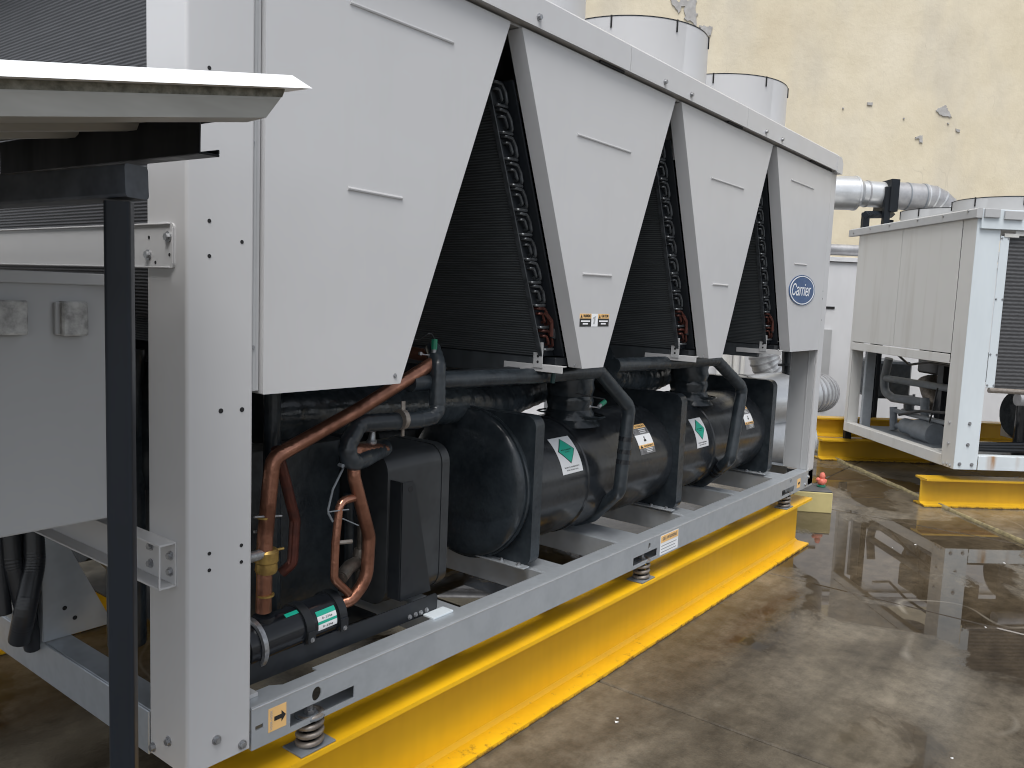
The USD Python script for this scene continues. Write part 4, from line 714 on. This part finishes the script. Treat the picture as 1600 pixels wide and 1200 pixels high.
# control box, its covers and the hoses below
cb = ch.part('control_box', cbox(-.75, -.036, .226, .95, .634, 1.226, .004), CASING, smooth=False, label='grey control box on the near short side')
ch.part('top_lip', cbox(-.75, -.036, .216, .2255, 1.205, 1.232, .002), CASING, smooth=False, parent=cb)
for (u0, v0, u1, v1) in ((-30, 469, 36, 523), (90, 471, 130, 524)):
    a, b = A(u0, v1, y=.226), A(u1, v0, y=.226)
    ch.part('blistered_cover', cbox(a[0], b[0], .198, .2255, a[2], b[2], .004), BLISTER, smooth=False, parent=cb)
a, b = A(83, 523, y=.226), A(93, 472, y=.226); ch.part('cover_hinge', cbox(a[0], a[0]+.02, .213, .2255, a[2], b[2], .002), CASING, smooth=False, parent=cb)
for P, r in (([(14, 800, .84), (20, 880, .82), (40, 960, .80), (52, 1010, .84)], .026), ([(52, 800, .82), (54, 880, .80), (38, 960, .76), (30, 1000, .80)], .030), ([(30, 800, .86), (36, 890, .85), (52, 985, .84)], .024), ([(-8, 800, .86), (-2, 880, .84), (6, 960, .82)], .022), ([(70, 800, .84), (64, 900, .84), (40, 990, .83)], .018)):
    P3 = [A(u, v, y=y) for u, v, y in P]
    P3 = [np.array([min(q[0], .10), q[1], q[2]]) for q in P3]
    ch.part('corrugated_hose', tube(P3, r, R=.2, n=16, step=.004, rf=lambda s, a: np.full_like(a, 1+.016*math.sin(s/.009*2*math.pi))), RUBBER)
a = A(170, 426, y=.235); 

# ---------------------------------------------------------------- spring mounts between the rail and the beam
for k, (u, v, lab) in enumerate(((505, 1120, 'coil spring mount nearest the camera on a square plate'), (1008, 877, 'coil spring mount below the rail beside the white and orange label'), (1231, 775, 'coil spring mount at the far end of the long yellow beam'))):
    x = A(u, v, y=0)[0]-.085+.0; x = A((482, 1003, 1226)[k], (1163, 905, 793)[k], z=HT)[0]; y = .034
    sm = Thing('spring_mount', lab, 'spring mount', (x, y, HT), group='spring mounts along the front beam')
    sm.part('base_plate', cbox(x-.062, x+.062, y-.042, y+.042, HT+.001, HT+.007, .001), GPIPE, smooth=False)
    th = np.linspace(0, 2*math.pi*4.2, 90); r = .033
    hz = np.clip((th-3)/(th[-1]-6), 0, 1)*(.082)+.014+HT
    sm.part('coil', tube(np.stack([x+r*np.cos(th), y+r*np.sin(th), hz], 1), .0088, n=8, raw=True), STEEL, smooth=50)
    sm.part('inner_rubber', cyl((x, y, HT+.007), (x, y, HT+.085), .016, 14), DARK)
    sm.part('top_cup', lathe([(0, -.004), (.040, -.004), (.044, .000), (.044, .004), (.0, .004)], (x, y, HT+.105-.012), (0, 0, 1), 24), GPIPE)
    sm.part('adjusting_bolt', cat([cyl((x, y, .007), (x, y, .035), .009, 10), tube([(x, y, .010), (x, y, .022)], .016, n=6)]), ZINC, smooth=False)

# rail labels ----------------------------------------------------------
fr = '/World/air_cooled_chiller/base_rail'
def flat2(px, mat, lift, name='rail_label'):
    P = [A(u, v, y=-.0008-lift) for u, v in px]; x0, x1 = np.mean([P[0][0], P[3][0]]), np.mean([P[1][0], P[2][0]]); z1, z0 = np.mean([P[0][2], P[1][2]]), np.mean([P[2][2], P[3][2]])
    ch.part(name, cbox(x0, x1, -.0008-lift, -.0002-lift, z0, z1, .0001), mat, smooth=False, parent=fr); return x0, x1, z0, z1
x0, x1, z0, z1 = flat2([(420, 1108), (448, 1097), (447, 1133), (418.5, 1146)], ORANGE, 0)
w, h = x1-x0, z1-z0
ar = Polygon([(x0+w*.32, z0+h*.41), (x0+w*.32, z0+h*.59), (x0+w*.72, z0+h*.59), (x0+w*.72, z0+h*.74), (x0+w*.96, z0+h*.5), (x0+w*.72, z0+h*.26), (x0+w*.72, z0+h*.41)])
ch.part('arrow', slab(ar, 0, 2, 1, -.0016, -.0010), INK, smooth=False, parent=fr)
ch.part('label_text', on_y(lettering('HOOK-HOOK', w*.11, h*.8), x0+w*.21, z0+h*.1, -.0012, math.pi/2), GREY2, smooth=False, parent=fr)
x0, x1, z0, z1 = flat2([(1032, 838), (1060, 826), (1059, 856), (1031.5, 867)], WHITE, 0); w, h = x1-x0, z1-z0
ch.part('rail_label', cbox(x0+w*.02, x1-w*.02, -.0016, -.0010, z0+h*.62, z1-h*.02, .0001), ORANGE, smooth=False, parent=fr)
ch.part('label_text', on_y(lettering('SEA WARNING', h*.16, w*.8, True), x0+w*.1, z0+h*.73, -.0018), STEEL, smooth=False, parent=fr)
for k in range(3): ch.part('label_line', cbox(x0+w*.06, x0+w*(.9-.07*(k % 2)), -.0016, -.0010, z0+h*(.12+.16*k), z0+h*(.15+.16*k), .0001), GPIPE, smooth=False, parent=fr)
x0, x1, z0, z1 = flat2([(1246, 749), (1251, 747), (1250, 761), (1245, 763)], ORANGE, 0); w, h = x1-x0, z1-z0
ch.part('arrow', slab(Polygon([(x0+w*.25, z0+h*.5), (x0+w*.6, z0+h*.72), (x0+w*.6, z0+h*.58), (x0+w*.85, z0+h*.58), (x0+w*.85, z0+h*.42), (x0+w*.6, z0+h*.42), (x0+w*.6, z0+h*.28)]), 0, 2, 1, -.0016, -.0010), INK, smooth=False, parent=fr)

# ---------------------------------------------------------------- shelter over the control box
fr_ = A(208, 330, s=1.26); pb = A(186, 330, s=1.26)
sh = Thing('shelter', 'small lean-to shelter with white roof edge on a dark steel post', 'shelter', (pb[0], pb[1], GZ))
pw = .0205; ang = math.radians(9)
def post(c, z0, z1, w, ang):
    m = rbox(-w, w, -w, w, z0, z1, .007, 'z', 4); v = m[0].copy(); ca, sa = math.cos(ang), math.sin(ang)
    v[:, 0], v[:, 1] = m[0][:, 0]*ca-m[0][:, 1]*sa+c[0], m[0][:, 0]*sa+m[0][:, 1]*ca+c[1]; return v, m[1]
PA = YAW-math.pi/2+math.radians(14)
sh.part('post', post(pb, GZ+.012, 1.338, pw*.94, PA), POST, label='upright dark square steel post')
sh.part('base_plate', cbox(pb[0]-.08, pb[0]+.08, pb[1]-.08, pb[1]+.08, GZ+.001, GZ+.0115, .002), POST, smooth=False)
bR = A(214, 284, s=1.25); bL = A(0, 300, s=1.36); d = (bL-bR); d /= np.linalg.norm(d); bE = bR+d*1.5
def bar(p0, p1, w, h, c=.003):
    d = p1-p0; L_ = np.linalg.norm(d); d = d/L_; sd = np.cross(d, [0, 0, 1.0]); sd /= np.linalg.norm(sd); up = np.cross(sd, d)
    m = rbox(0, L_, -w/2, w/2, -h/2, h/2, min(.006, w*.2), 'x', 3); return fix((p0+m[0][:, :1]*d+m[0][:, 1:2]*sd+m[0][:, 2:]*up, m[1]))
sh.part('box_beam', bar(bR, bE, .045, .050), BEAMP, label='dark box beam on top of the post')
cR = A(311, 205, s=1.42); cL = A(0, 247.5, s=2.0); d = cL-cR; Lc = np.linalg.norm(d); d /= Lc; sd = np.cross(d, [0, 0, 1.0]); sd /= np.linalg.norm(sd)
if sd[0] < 0: sd = -sd
up = np.cross(sd, d); up = up if up[2] > 0 else -up
def chan(m): return fix((cR+m[0][:, :1]*d+m[0][:, 1:2]*sd+m[0][:, 2:]*up, m[1]))
hw = .0375
sh.part('channel_purlin', cat([chan(cbox(0, Lc, 0, .004, -hw, hw, .001)), chan(cbox(0, Lc, .0042, .040, hw-.004, hw, .001)), chan(cbox(0, Lc, .0042, .040, -hw, -hw+.004, .001)), chan(cbox(0, Lc, .036, .040, hw-.014, hw-.0042, .001)), chan(cbox(0, Lc, .036, .040, -hw+.0042, -hw+.012, .001))]), POST, smooth=False, label='dark open channel purlin under the roof')
# roof: sandwich sheet; its front edge runs with the machine's long side, rising towards the machine
F0 = A(475, 140, y=-.62); F1 = A(0, 122, y=-.62); ex = (F0-F1); ex /= np.linalg.norm(ex); FX = F0-ex*1.75
eyv = np.array([0, 1.0, .03]); eyv /= np.linalg.norm(eyv)
nz = np.cross(ex, eyv); nz = nz/np.linalg.norm(nz)
LR = 1.75
def roof(m): return fix((FX+m[0][:, :1]*ex+m[0][:, 1:2]*eyv+m[0][:, 2:]*nz, m[1]))
def rprism(poly_yz, x0, x1, cut=0.0):        # section in (y, z) along the edge, right end cut on a slant
    m = slab(Polygon(poly_yz), 1, 2, 0, x0, x1); v = m[0]; r = np.isclose(v[:, 0], x1); v[r, 0] += cut*v[r, 2]; return roof((v, m[1]))
sh.part('white_edge_trim', rprism([(-.022, .0), (2.4, .0), (2.4, .022), (.004, .022)], 0, LR, -.8), ROOFW, smooth=False, label='white roof sheet with a bright folded front edge')
sh.part('foam_core', rprism([(.004, -.0125), (2.39, -.0125), (2.39, -.0003), (.004, -.0003)], 0, LR-.035, .6), FOAM, smooth=False)
sh.part('underside_sheet', rprism([(.000, -.016), (.008, -.044), (.055, -.048), (.068, -.030), (.15, -.030), (.16, -.034), (.24, -.034), (.25, -.028), (.40, -.028), (.41, -.040), (.45, -.040), (.46, -.028), (.66, -.028), (.67, -.040), (.71, -.040), (.72, -.028), (2.38, -.028), (2.38, -.0128), (.0, -.0128)], 0, LR-.036, .9), SHEET, smooth=False)

# ================================================================== the older chiller on the right
def _w(u, v, a): return P2(*A2(u, v, a=a))
RUSTY = rusty('rust_streaked_rail', (0.58, 0.63, 0.66), [(_w(1553, 716, -.012), .035, 1.0), (_w(1547, 722, -.012), .05, .5), (_w(1590, 722, -.012), .03, .35)])
oc = Thing('older_chiller', 'older weathered cream chiller on the right with rust streaks and open lower bay', 'chiller', P2(0, 0, -.085))
zb, zt, BW = -.085, 2.03, 3.6
oc.part('corner_post', cat([B2(.0, .19, 0, .004, zb, zt), B2(0, .004, .0042, .205, zb, zt)]), OLDW, smooth=False)
oc.part('corner_post', cat([B2(-.0045, -.0005, .0, .205, zb, zt)]), OLDB, smooth=False, label='bluish white face of the near post')
oc.part('corner_post', cat([B2(1.99, 2.05, 0, .004, zb, zt), B2(2.046, 2.05, .0042, .15, zb, zt), B2(1.985, 1.989, .0042, .12, zb, .80)]), OLDW, smooth=False)
for (u, v) in ((1474, 724), (1479, 724), (1484, 727), (1484, 660), (1482, 692)):
    a, b, z = A2(u, v, b=0); oc.part('bolt', bolt(P2(a, -.001, z), -D2, .010, .009), GREY2, smooth=False)
for (u, v) in ((1499, 725), (1518, 726), (1515, 662), (1512, 695), (1539, 341)):
    a, b, z = A2(u, v, a=-.004); oc.part('bolt', bolt(P2(-.0045, b, z), -D1, .011, .010), ZINC, smooth=False)
s = A2(1397, 530, b=0)[0]
oc.part('side_panel', B2(.192, s-.002, -.006, 0, .888, zt-.01), OLDW, smooth=False, label='weathered cream upper panel next to the near post')
oc.part('side_panel', B2(s+.002, 1.988, -.006, 0, .888, zt-.01), OLDW, smooth=False)
oc.part('middle_rail', cat([B2(.192, 2.0, -.010, -.002, .800, .880), B2(.192, 2.0, -.0018, .06, .800, .806)]), OLDW, smooth=False)
oc.part('base_rail', cat([B2(.18, 2.03, -.008, -.002, zb, .012), B2(.18, 2.03, -.0018, .09, .004, .010)]), OLDW, smooth=False)
oc.part('base_rail', cat([B2(-.012, -.006, .207, BW, zb, .036), B2(-.0058, .09, .207, BW, .028, .034)]), RUSTY, smooth=False, label='bluish base rail with a rust streak')
tp = oc.part('top_cap', cat([W2(slab(Polygon([(-.030, zt-.01), (-.026, zt-.014), (.02, zt-.014), (.02, zt+.06), (-.012, zt+.066), (-.030, zt+.055)]), 1, 2, 0, -.03, 2.24))]), GREY2, smooth=False)
for u, v in ((1334, 364), (1360, 357), (1390, 352), (1434, 344), (1474, 338), (1513, 330)):
    a, b, z = A2(u, v, b=-.03); oc.part('screw', bolt(P2(a, -.030, z), -D2, .009, .008), ZINC, parent=tp, smooth=False)
oc.part('top_cap', B2(-.03, .03, .021, BW, 1.93, zt+.06), OLDB, smooth=False)
oc.part('top_bracket', cat([B2(-.05, -.031, .03, .16, zt-.01, zt+.06), B2(-.05, -.031, .20, .36, zt-.02, zt+.05)]), GREY2, smooth=False)
oc.part('roof_deck', B2(.031, 2.24, .021, BW, zt+.02, zt+.05), OLDW, smooth=False)
oc.part('coil_cover', B2(-.008, -.001, .209, .285, .62, 1.88), OLDB, smooth=False)
for z in (1.86, 1.36, .9, .64):
    for b in (.22, .275): oc.part('screw', bolt(P2(-.008, b, z), -D1, .006, .006), ZINC, smooth=False)
oc.part('coil_slab', B2(.02, .10, .286, BW, .614, 1.90), FINOLD, smooth=False)
oc.part('header_bracket', cat([B2(-.01, -.002, .33, .8, 1.885, 1.925), B2(-.014, -.011, .235, .36, 1.87, 1.90)]), OLDW, smooth=False)
hd = oc.part('header_pipe', cat([W2(tube([(-.02, .23, .60), (-.02, 1.6, .575)], .022, n=12)), ]), STEEL)
oc.part('insulated_pipe', W2(tube([(.0, .5, .53), (.0, 1.8, .50)], .055, n=16)), FOILD)
oc.part('coil_slab', B2(.02, 2.0, .012, .03, .90, 1.95), DARK, smooth=False)
oc.part('back_wall', B2(.05, 2.0, 1.9, 1.92, .85, 1.98), BAR, smooth=False)
# inside of the open lower bay
oc.part('floor_tray', B2(.09, 1.98, .10, .75, -.04, -.02), GPIPE, smooth=False)
oc.part('cross_member', B2(.40, .48, .1, BW, -.06, .01), OLDW, smooth=False)
oc.part('rear_rail', B2(.1, 2.0, 1.75, 1.80, zb, .03), OLDW, smooth=False)
def in2(pts): return [P2(*A2(u, v, b=b)) if False else (lambda q: P2(*q))(A2(u, v, b=b)) for u, v, b in pts]
oc.part('grey_pipe', tube(in2([(1389, 560, .5), (1382, 590, .5), (1382, 612, .5), (1395, 622, .5), (1447, 629, .5)]), .045, R=.12, n=14), GPIPE)
oc.part('grey_pipe', tube(in2([(1384, 591, .5), (1490, 608, .5)]), .036, n=14), GPIPE)
oc.part('grey_pipe', tube(in2([(1396, 641, .35), (1490, 664, .35)]), .024, n=12), GPIPE)
oc.part('grey_pipe', tube(in2([(1396, 636, .35), (1396, 672, .35)]), .038, n=14), GPIPE)
oc.part('grey_pipe', tube(in2([(1445, 622, .45), (1445, 662, .45)]), .042, n=14), GPIPE)
P = in2([(1402, 665, .35), (1414, 665, .35), (1462, 679, .35)])
oc.part('oil_filter', cat([tube([P[0], P[1]], .03, n=14), tube([P[1], P[1]+(P[2]-P[1])*.45], .078, n=24), tube([P[1]+(P[2]-P[1])*.45, P[2]], .105, n=24)]), GPIPE)
oc.part('copper_pipe', tube(in2([(1450, 592, .7), (1455, 612, .7), (1468, 635, .7)]), .10, R=.1, n=18), STEEL)
oc.part('compressor', cat([W2(cbox(.2, .75, .55, 1.3, .62, .82, .03)), W2(tube([(.35, .9, -.02), (.35, .9, .62)], .13, n=18))]), GLOSS)
oc.part('valve', cat([tube(in2([(1420, 640, .7), (1420, 618, .7)]), .055, n=14), tube(in2([(1410, 641, .7), (1462, 646, .7)]), .02, n=8), tube(in2([(1428, 616, .7), (1428, 634, .7)]), .014, n=8)]), GPIPE)
oc.part('compressor', B2(A2(1432, 580, b=.6)[0], A2(1490, 580, b=.6)[0]-.0, .60, 1.1, .60, .86, .02), GLOSS, smooth=False)
oc.part('inner_post', cat([B2(1.86, 1.90, .10, .105, -.02, .80), B2(1.86, 1.864, .1055, .2, -.02, .80)]), GALV, smooth=False)
oc.part('upright_bar', B2(A2(1468, 600, b=.5)[0]-.05, A2(1468, 600, b=.5)[0]+.05, .5, .56, -.02, .8), BAR, smooth=False)
oc.part('thin_cable', cat([tube(in2([(1396, 548, .3), (1420, 570, .3), (1450, 566, .3), (1488, 572, .3)]), .012, R=.06, n=8), tube(in2([(1465, 606, .3), (1458, 640, .3), (1452, 660, .3)]), .008, n=6), tube(in2([(1405, 648, .3), (1440, 642, .3), (1488, 646, .3)]), .014, n=8)]), BAR)
a0 = A2(1368, 600, b=.8); 
oc.part('end_plate', cat([W2(cbox(a0[0]-.08, a0[0]+.10, .5, .54, -.02, .80, .02))]), GLOSS, smooth=False)
a0 = A2(1380, 600, b=1.1)
oc.part('black_vessel', W2(cbox(a0[0]-.30, a0[0]+.45, .85, 1.3, .16, .62, .03)), BLACK, smooth=False)
oc.part('black_vessel', W2(lathe([(0, .9), (.20, .9), (.24, .95), (.24, 2.0), (0, 2.0)], (.6, 0, .33), (0, 1, 0), 28)), BLACK)
oc.part('pipe_bundle', cat([W2(tube([(.2, .3, .06+.02*k), (.25, 1.8, .04+.05*k)], .02, n=8)) for k in range(3)]), BAR)
for b in (.35, 1.35):
    for a in (.55, 1.45):
        c = P2(a+.02, b+.25, 0)
        fr2 = oc.part('fan_ring', lathe([(.42, zt+.05), (.42, 2.23), (.41, 2.23), (.41, zt+.05)], c, (0, 0, 1), 48), GREY2)
        oc.part('rim_seal', lathe([(.4215, 2.2295), (.422, 2.236), (.409, 2.236), (.4085, 2.2295)], c, (0, 0, 1), 48), BAR, parent=fr2)
        for w in np.arange(0, 6.2, .9): oc.part('clip', cyl(c+np.array([.423*math.cos(w), .423*math.sin(w), 2.16]), c+np.array([.423*math.cos(w), .423*math.sin(w), 2.24]), .006, 6), DARK, parent=fr2)

# ================================================================== jacketed water pipes
def jacket(t, pts, r, R, seams=.35, mat=None, name='jacket', n=28):
    P = fillet(pts, R, 9); L_ = np.r_[0, np.cumsum(np.linalg.norm(np.diff(P, axis=0), axis=1))]
    t.part(name, tube(pts, r, R=R, n=n), mat or FOIL)
    for s_ in np.arange(seams*.5, L_[-1], seams):
        k = min(np.searchsorted(L_, s_), len(P)-1); d = P[k]-P[k-1]; d /= np.linalg.norm(d); c = P[k-1]+d*(s_-L_[k-1])
        t.part('seam_band', tube([c-d*.012, c+d*.012], r*1.025, n=n), FOILD if mat is None else GREY2)
def elbow_bands(t, pts, r, R, mat):
    P = fillet(pts, R, 7)
    for k in range(1, len(P)-1): d = P[k+1]-P[k-1]; d /= np.linalg.norm(d); t.part('elbow_band', tube([P[k]-d*.008, P[k]+d*.008], r*1.03, n=28), mat)
PL = lambda u, v, a: P2(*A2(u, v, a=a))
t = Thing('overhead_pipe', 'overhead aluminium jacketed pipe, bright then dull grey, bending down behind the older chiller', 'pipe', PL(1388, 310, 2.5))
pA, pB, pC, pD = PL(1240, 300, 2.5), PL(1336, 302, 2.5), PL(1388, 305, 2.5), PL(1488, 312, 2.5)
t.part('jacket', tube([pA, pB], .185, n=32), FOIL); t.part('reducer', tube([pB, pB+(pC-pB)*.15], 1, n=32, rf=lambda s, a: np.full_like(a, .185-.045*min(1, s/np.linalg.norm((pC-pB)*.15)))), FOIL)
t.part('seam_band', tube([pB-(pB-pA)*.03, pB], .192, n=32), FOIL)
t.part('jacket', tube([pB+(pC-pB)*.15, pC], .142, n=32), FOIL)
t.part('seam_band', tube([pB+(pC-pB)*.30, pB+(pC-pB)*.34], .148, n=32), FOILD)
bend = [pC, pD, pD+np.array([0, 0, -.9])]
t.part('jacket', tube(bend, .15, R=.34, n=32), FOILD, label='dull grey section bending down'); elbow_bands(t, bend, .15, .34, FOIL)
for f in (.25, .5): t.part('seam_band', tube([pC+(pD-pC)*f, pC+(pD-pC)*(f+.02)], .154, n=32), GPIPE)
t = Thing('pipe_frame', 'small black steel frame carrying the overhead pipe above the older chiller', 'pipe support', PL(1365, 360, 2.5)-np.array([0, 0, 2.6]))
for (u, v0, v1, a) in ((1353, 332, 400, 2.18), (1388, 292, 400, 2.36), (1390, 344, 400, 2.72)):
    a_, b_, z_ = A2(u, v0, a=a); t.part('post', B2(a-.03, a+.03, b_-.035, b_+.035, GZ, z_), POST, smooth=False)
a_, b_, z_ = A2(1353, 332, a=2.18); a2_, b2_, z2_ = A2(1388, 330, a=2.72)
t.part('cross_bar', W2(tube([(2.14, b_-.03, z_-.03), (2.75, b2_+.06, z2_-.03)], .04, n=4)), POST, smooth=False)
t.part('yoke', W2(cbox(2.31, 2.69, A2(1379, 300, a=2.5)[1], A2(1392, 300, a=2.5)[1], 2.32, 2.67, .004)), POST, smooth=False)
S = lambda u, v, s: A(u, v, s=s)
t = Thing('header_pipe', 'fat aluminium jacketed pipe behind the far end plate ending in a turned elbow', 'pipe', S(1240, 620, 6.6))
pts = [S(1120, 628, 6.3), S(1275, 616, 6.6), S(1291, 614, 6.7), S(1305, 612, 7.4)]
jacket(t, [S(1120, 632, 6.3), S(1240, 622, 6.6)], .215, 0, .5)
eb_ = [S(1240, 618, 6.6), S(1280, 613, 6.7), S(1281, 616, 7.3)]; t.part('elbow', tube(eb_, .155, R=.22, n=28), FOIL); elbow_bands(t, eb_, .155, .22, FOILD)
t = Thing('riser_pipe', 'slimmer jacketed riser with ribbed elbow above the fat pipe', 'pipe', S(1192, 585, 6.8))
eb_ = [S(1192, 500, 6.8), S(1193, 574, 6.8), S(1232, 600, 6.9)]; t.part('jacket', tube(eb_, .12, R=.22, n=24), FOIL); elbow_bands(t, eb_, .12, .22, FOILD)
t.part('jacket', tube([S(1205, 600, 6.9), S(1222, 585, 6.9), S(1262, 584, 6.9)], .125, R=.16, n=24), FOIL)
t = Thing('return_pipe', 'fat jacketed pipe lying low below the first one', 'pipe', S(1240, 690, 6.6))
jacket(t, [S(1140, 692, 6.4), S(1232, 684, 6.6), S(1246, 684, 6.65)], .20, 0, .45)
t.part('pedestal', cbox(*(lambda p: (p[0]-.12, p[0]+.12, p[1]-.12, p[1]+.12, GZ, p[2]-.17))(S(1215, 700, 6.5)), .004), DARK, smooth=False)
t = Thing('flanged_valve', 'dark flanged valve on the pipework beside the far column', 'valve', S(1232, 570, 6.5))
for f in (545, 568, 590): t.part('flange', tube([S(1231, f, 6.5), S(1231, f+4, 6.5)], .075, n=20), BAR)
t.part('body', tube([S(1231, 540, 6.5), S(1231, 600, 6.5)], .045, n=18), BAR)
t = Thing('wall_ducts', 'pale vertical pipes running down the white wall behind the far drum', 'pipe', P2(WA-.2, 0, GZ))
for (u0, r) in ((1132, .10), (1150, .045), (1161, .03)):
    a_, b_, z_ = A2(u0, 560, a=WA-.2); t.part('duct', W2(tube([(WA-.2, b_, -.1), (WA-.2, b_, 1.6)], r, n=16)), OLDW)

# paint flakes and paper scraps lying on the wet floor
fl = []
for u, v in ((1395, 856), (1430, 851), (965, 1122), (964, 1128), (1488, 1185), (1540, 980), (1570, 880)):
    p = A(u, v, z=GZ+.001); r_ = .004+.005*rng.random(); an = np.sort(rng.random(6))*2*math.pi
    fl.append(slab(Polygon([(p[0]+r_*math.cos(q)*(.5+rng.random()), p[1]+r_*math.sin(q)*(.5+rng.random())) for q in an]).convex_hull, 0, 1, 2, GZ+.0008, GZ+.0028))
single('paint_flakes', cat(fl), WHITE, 'small white flakes scattered on the wet concrete floor', 'litter', kind='stuff', smooth=False)
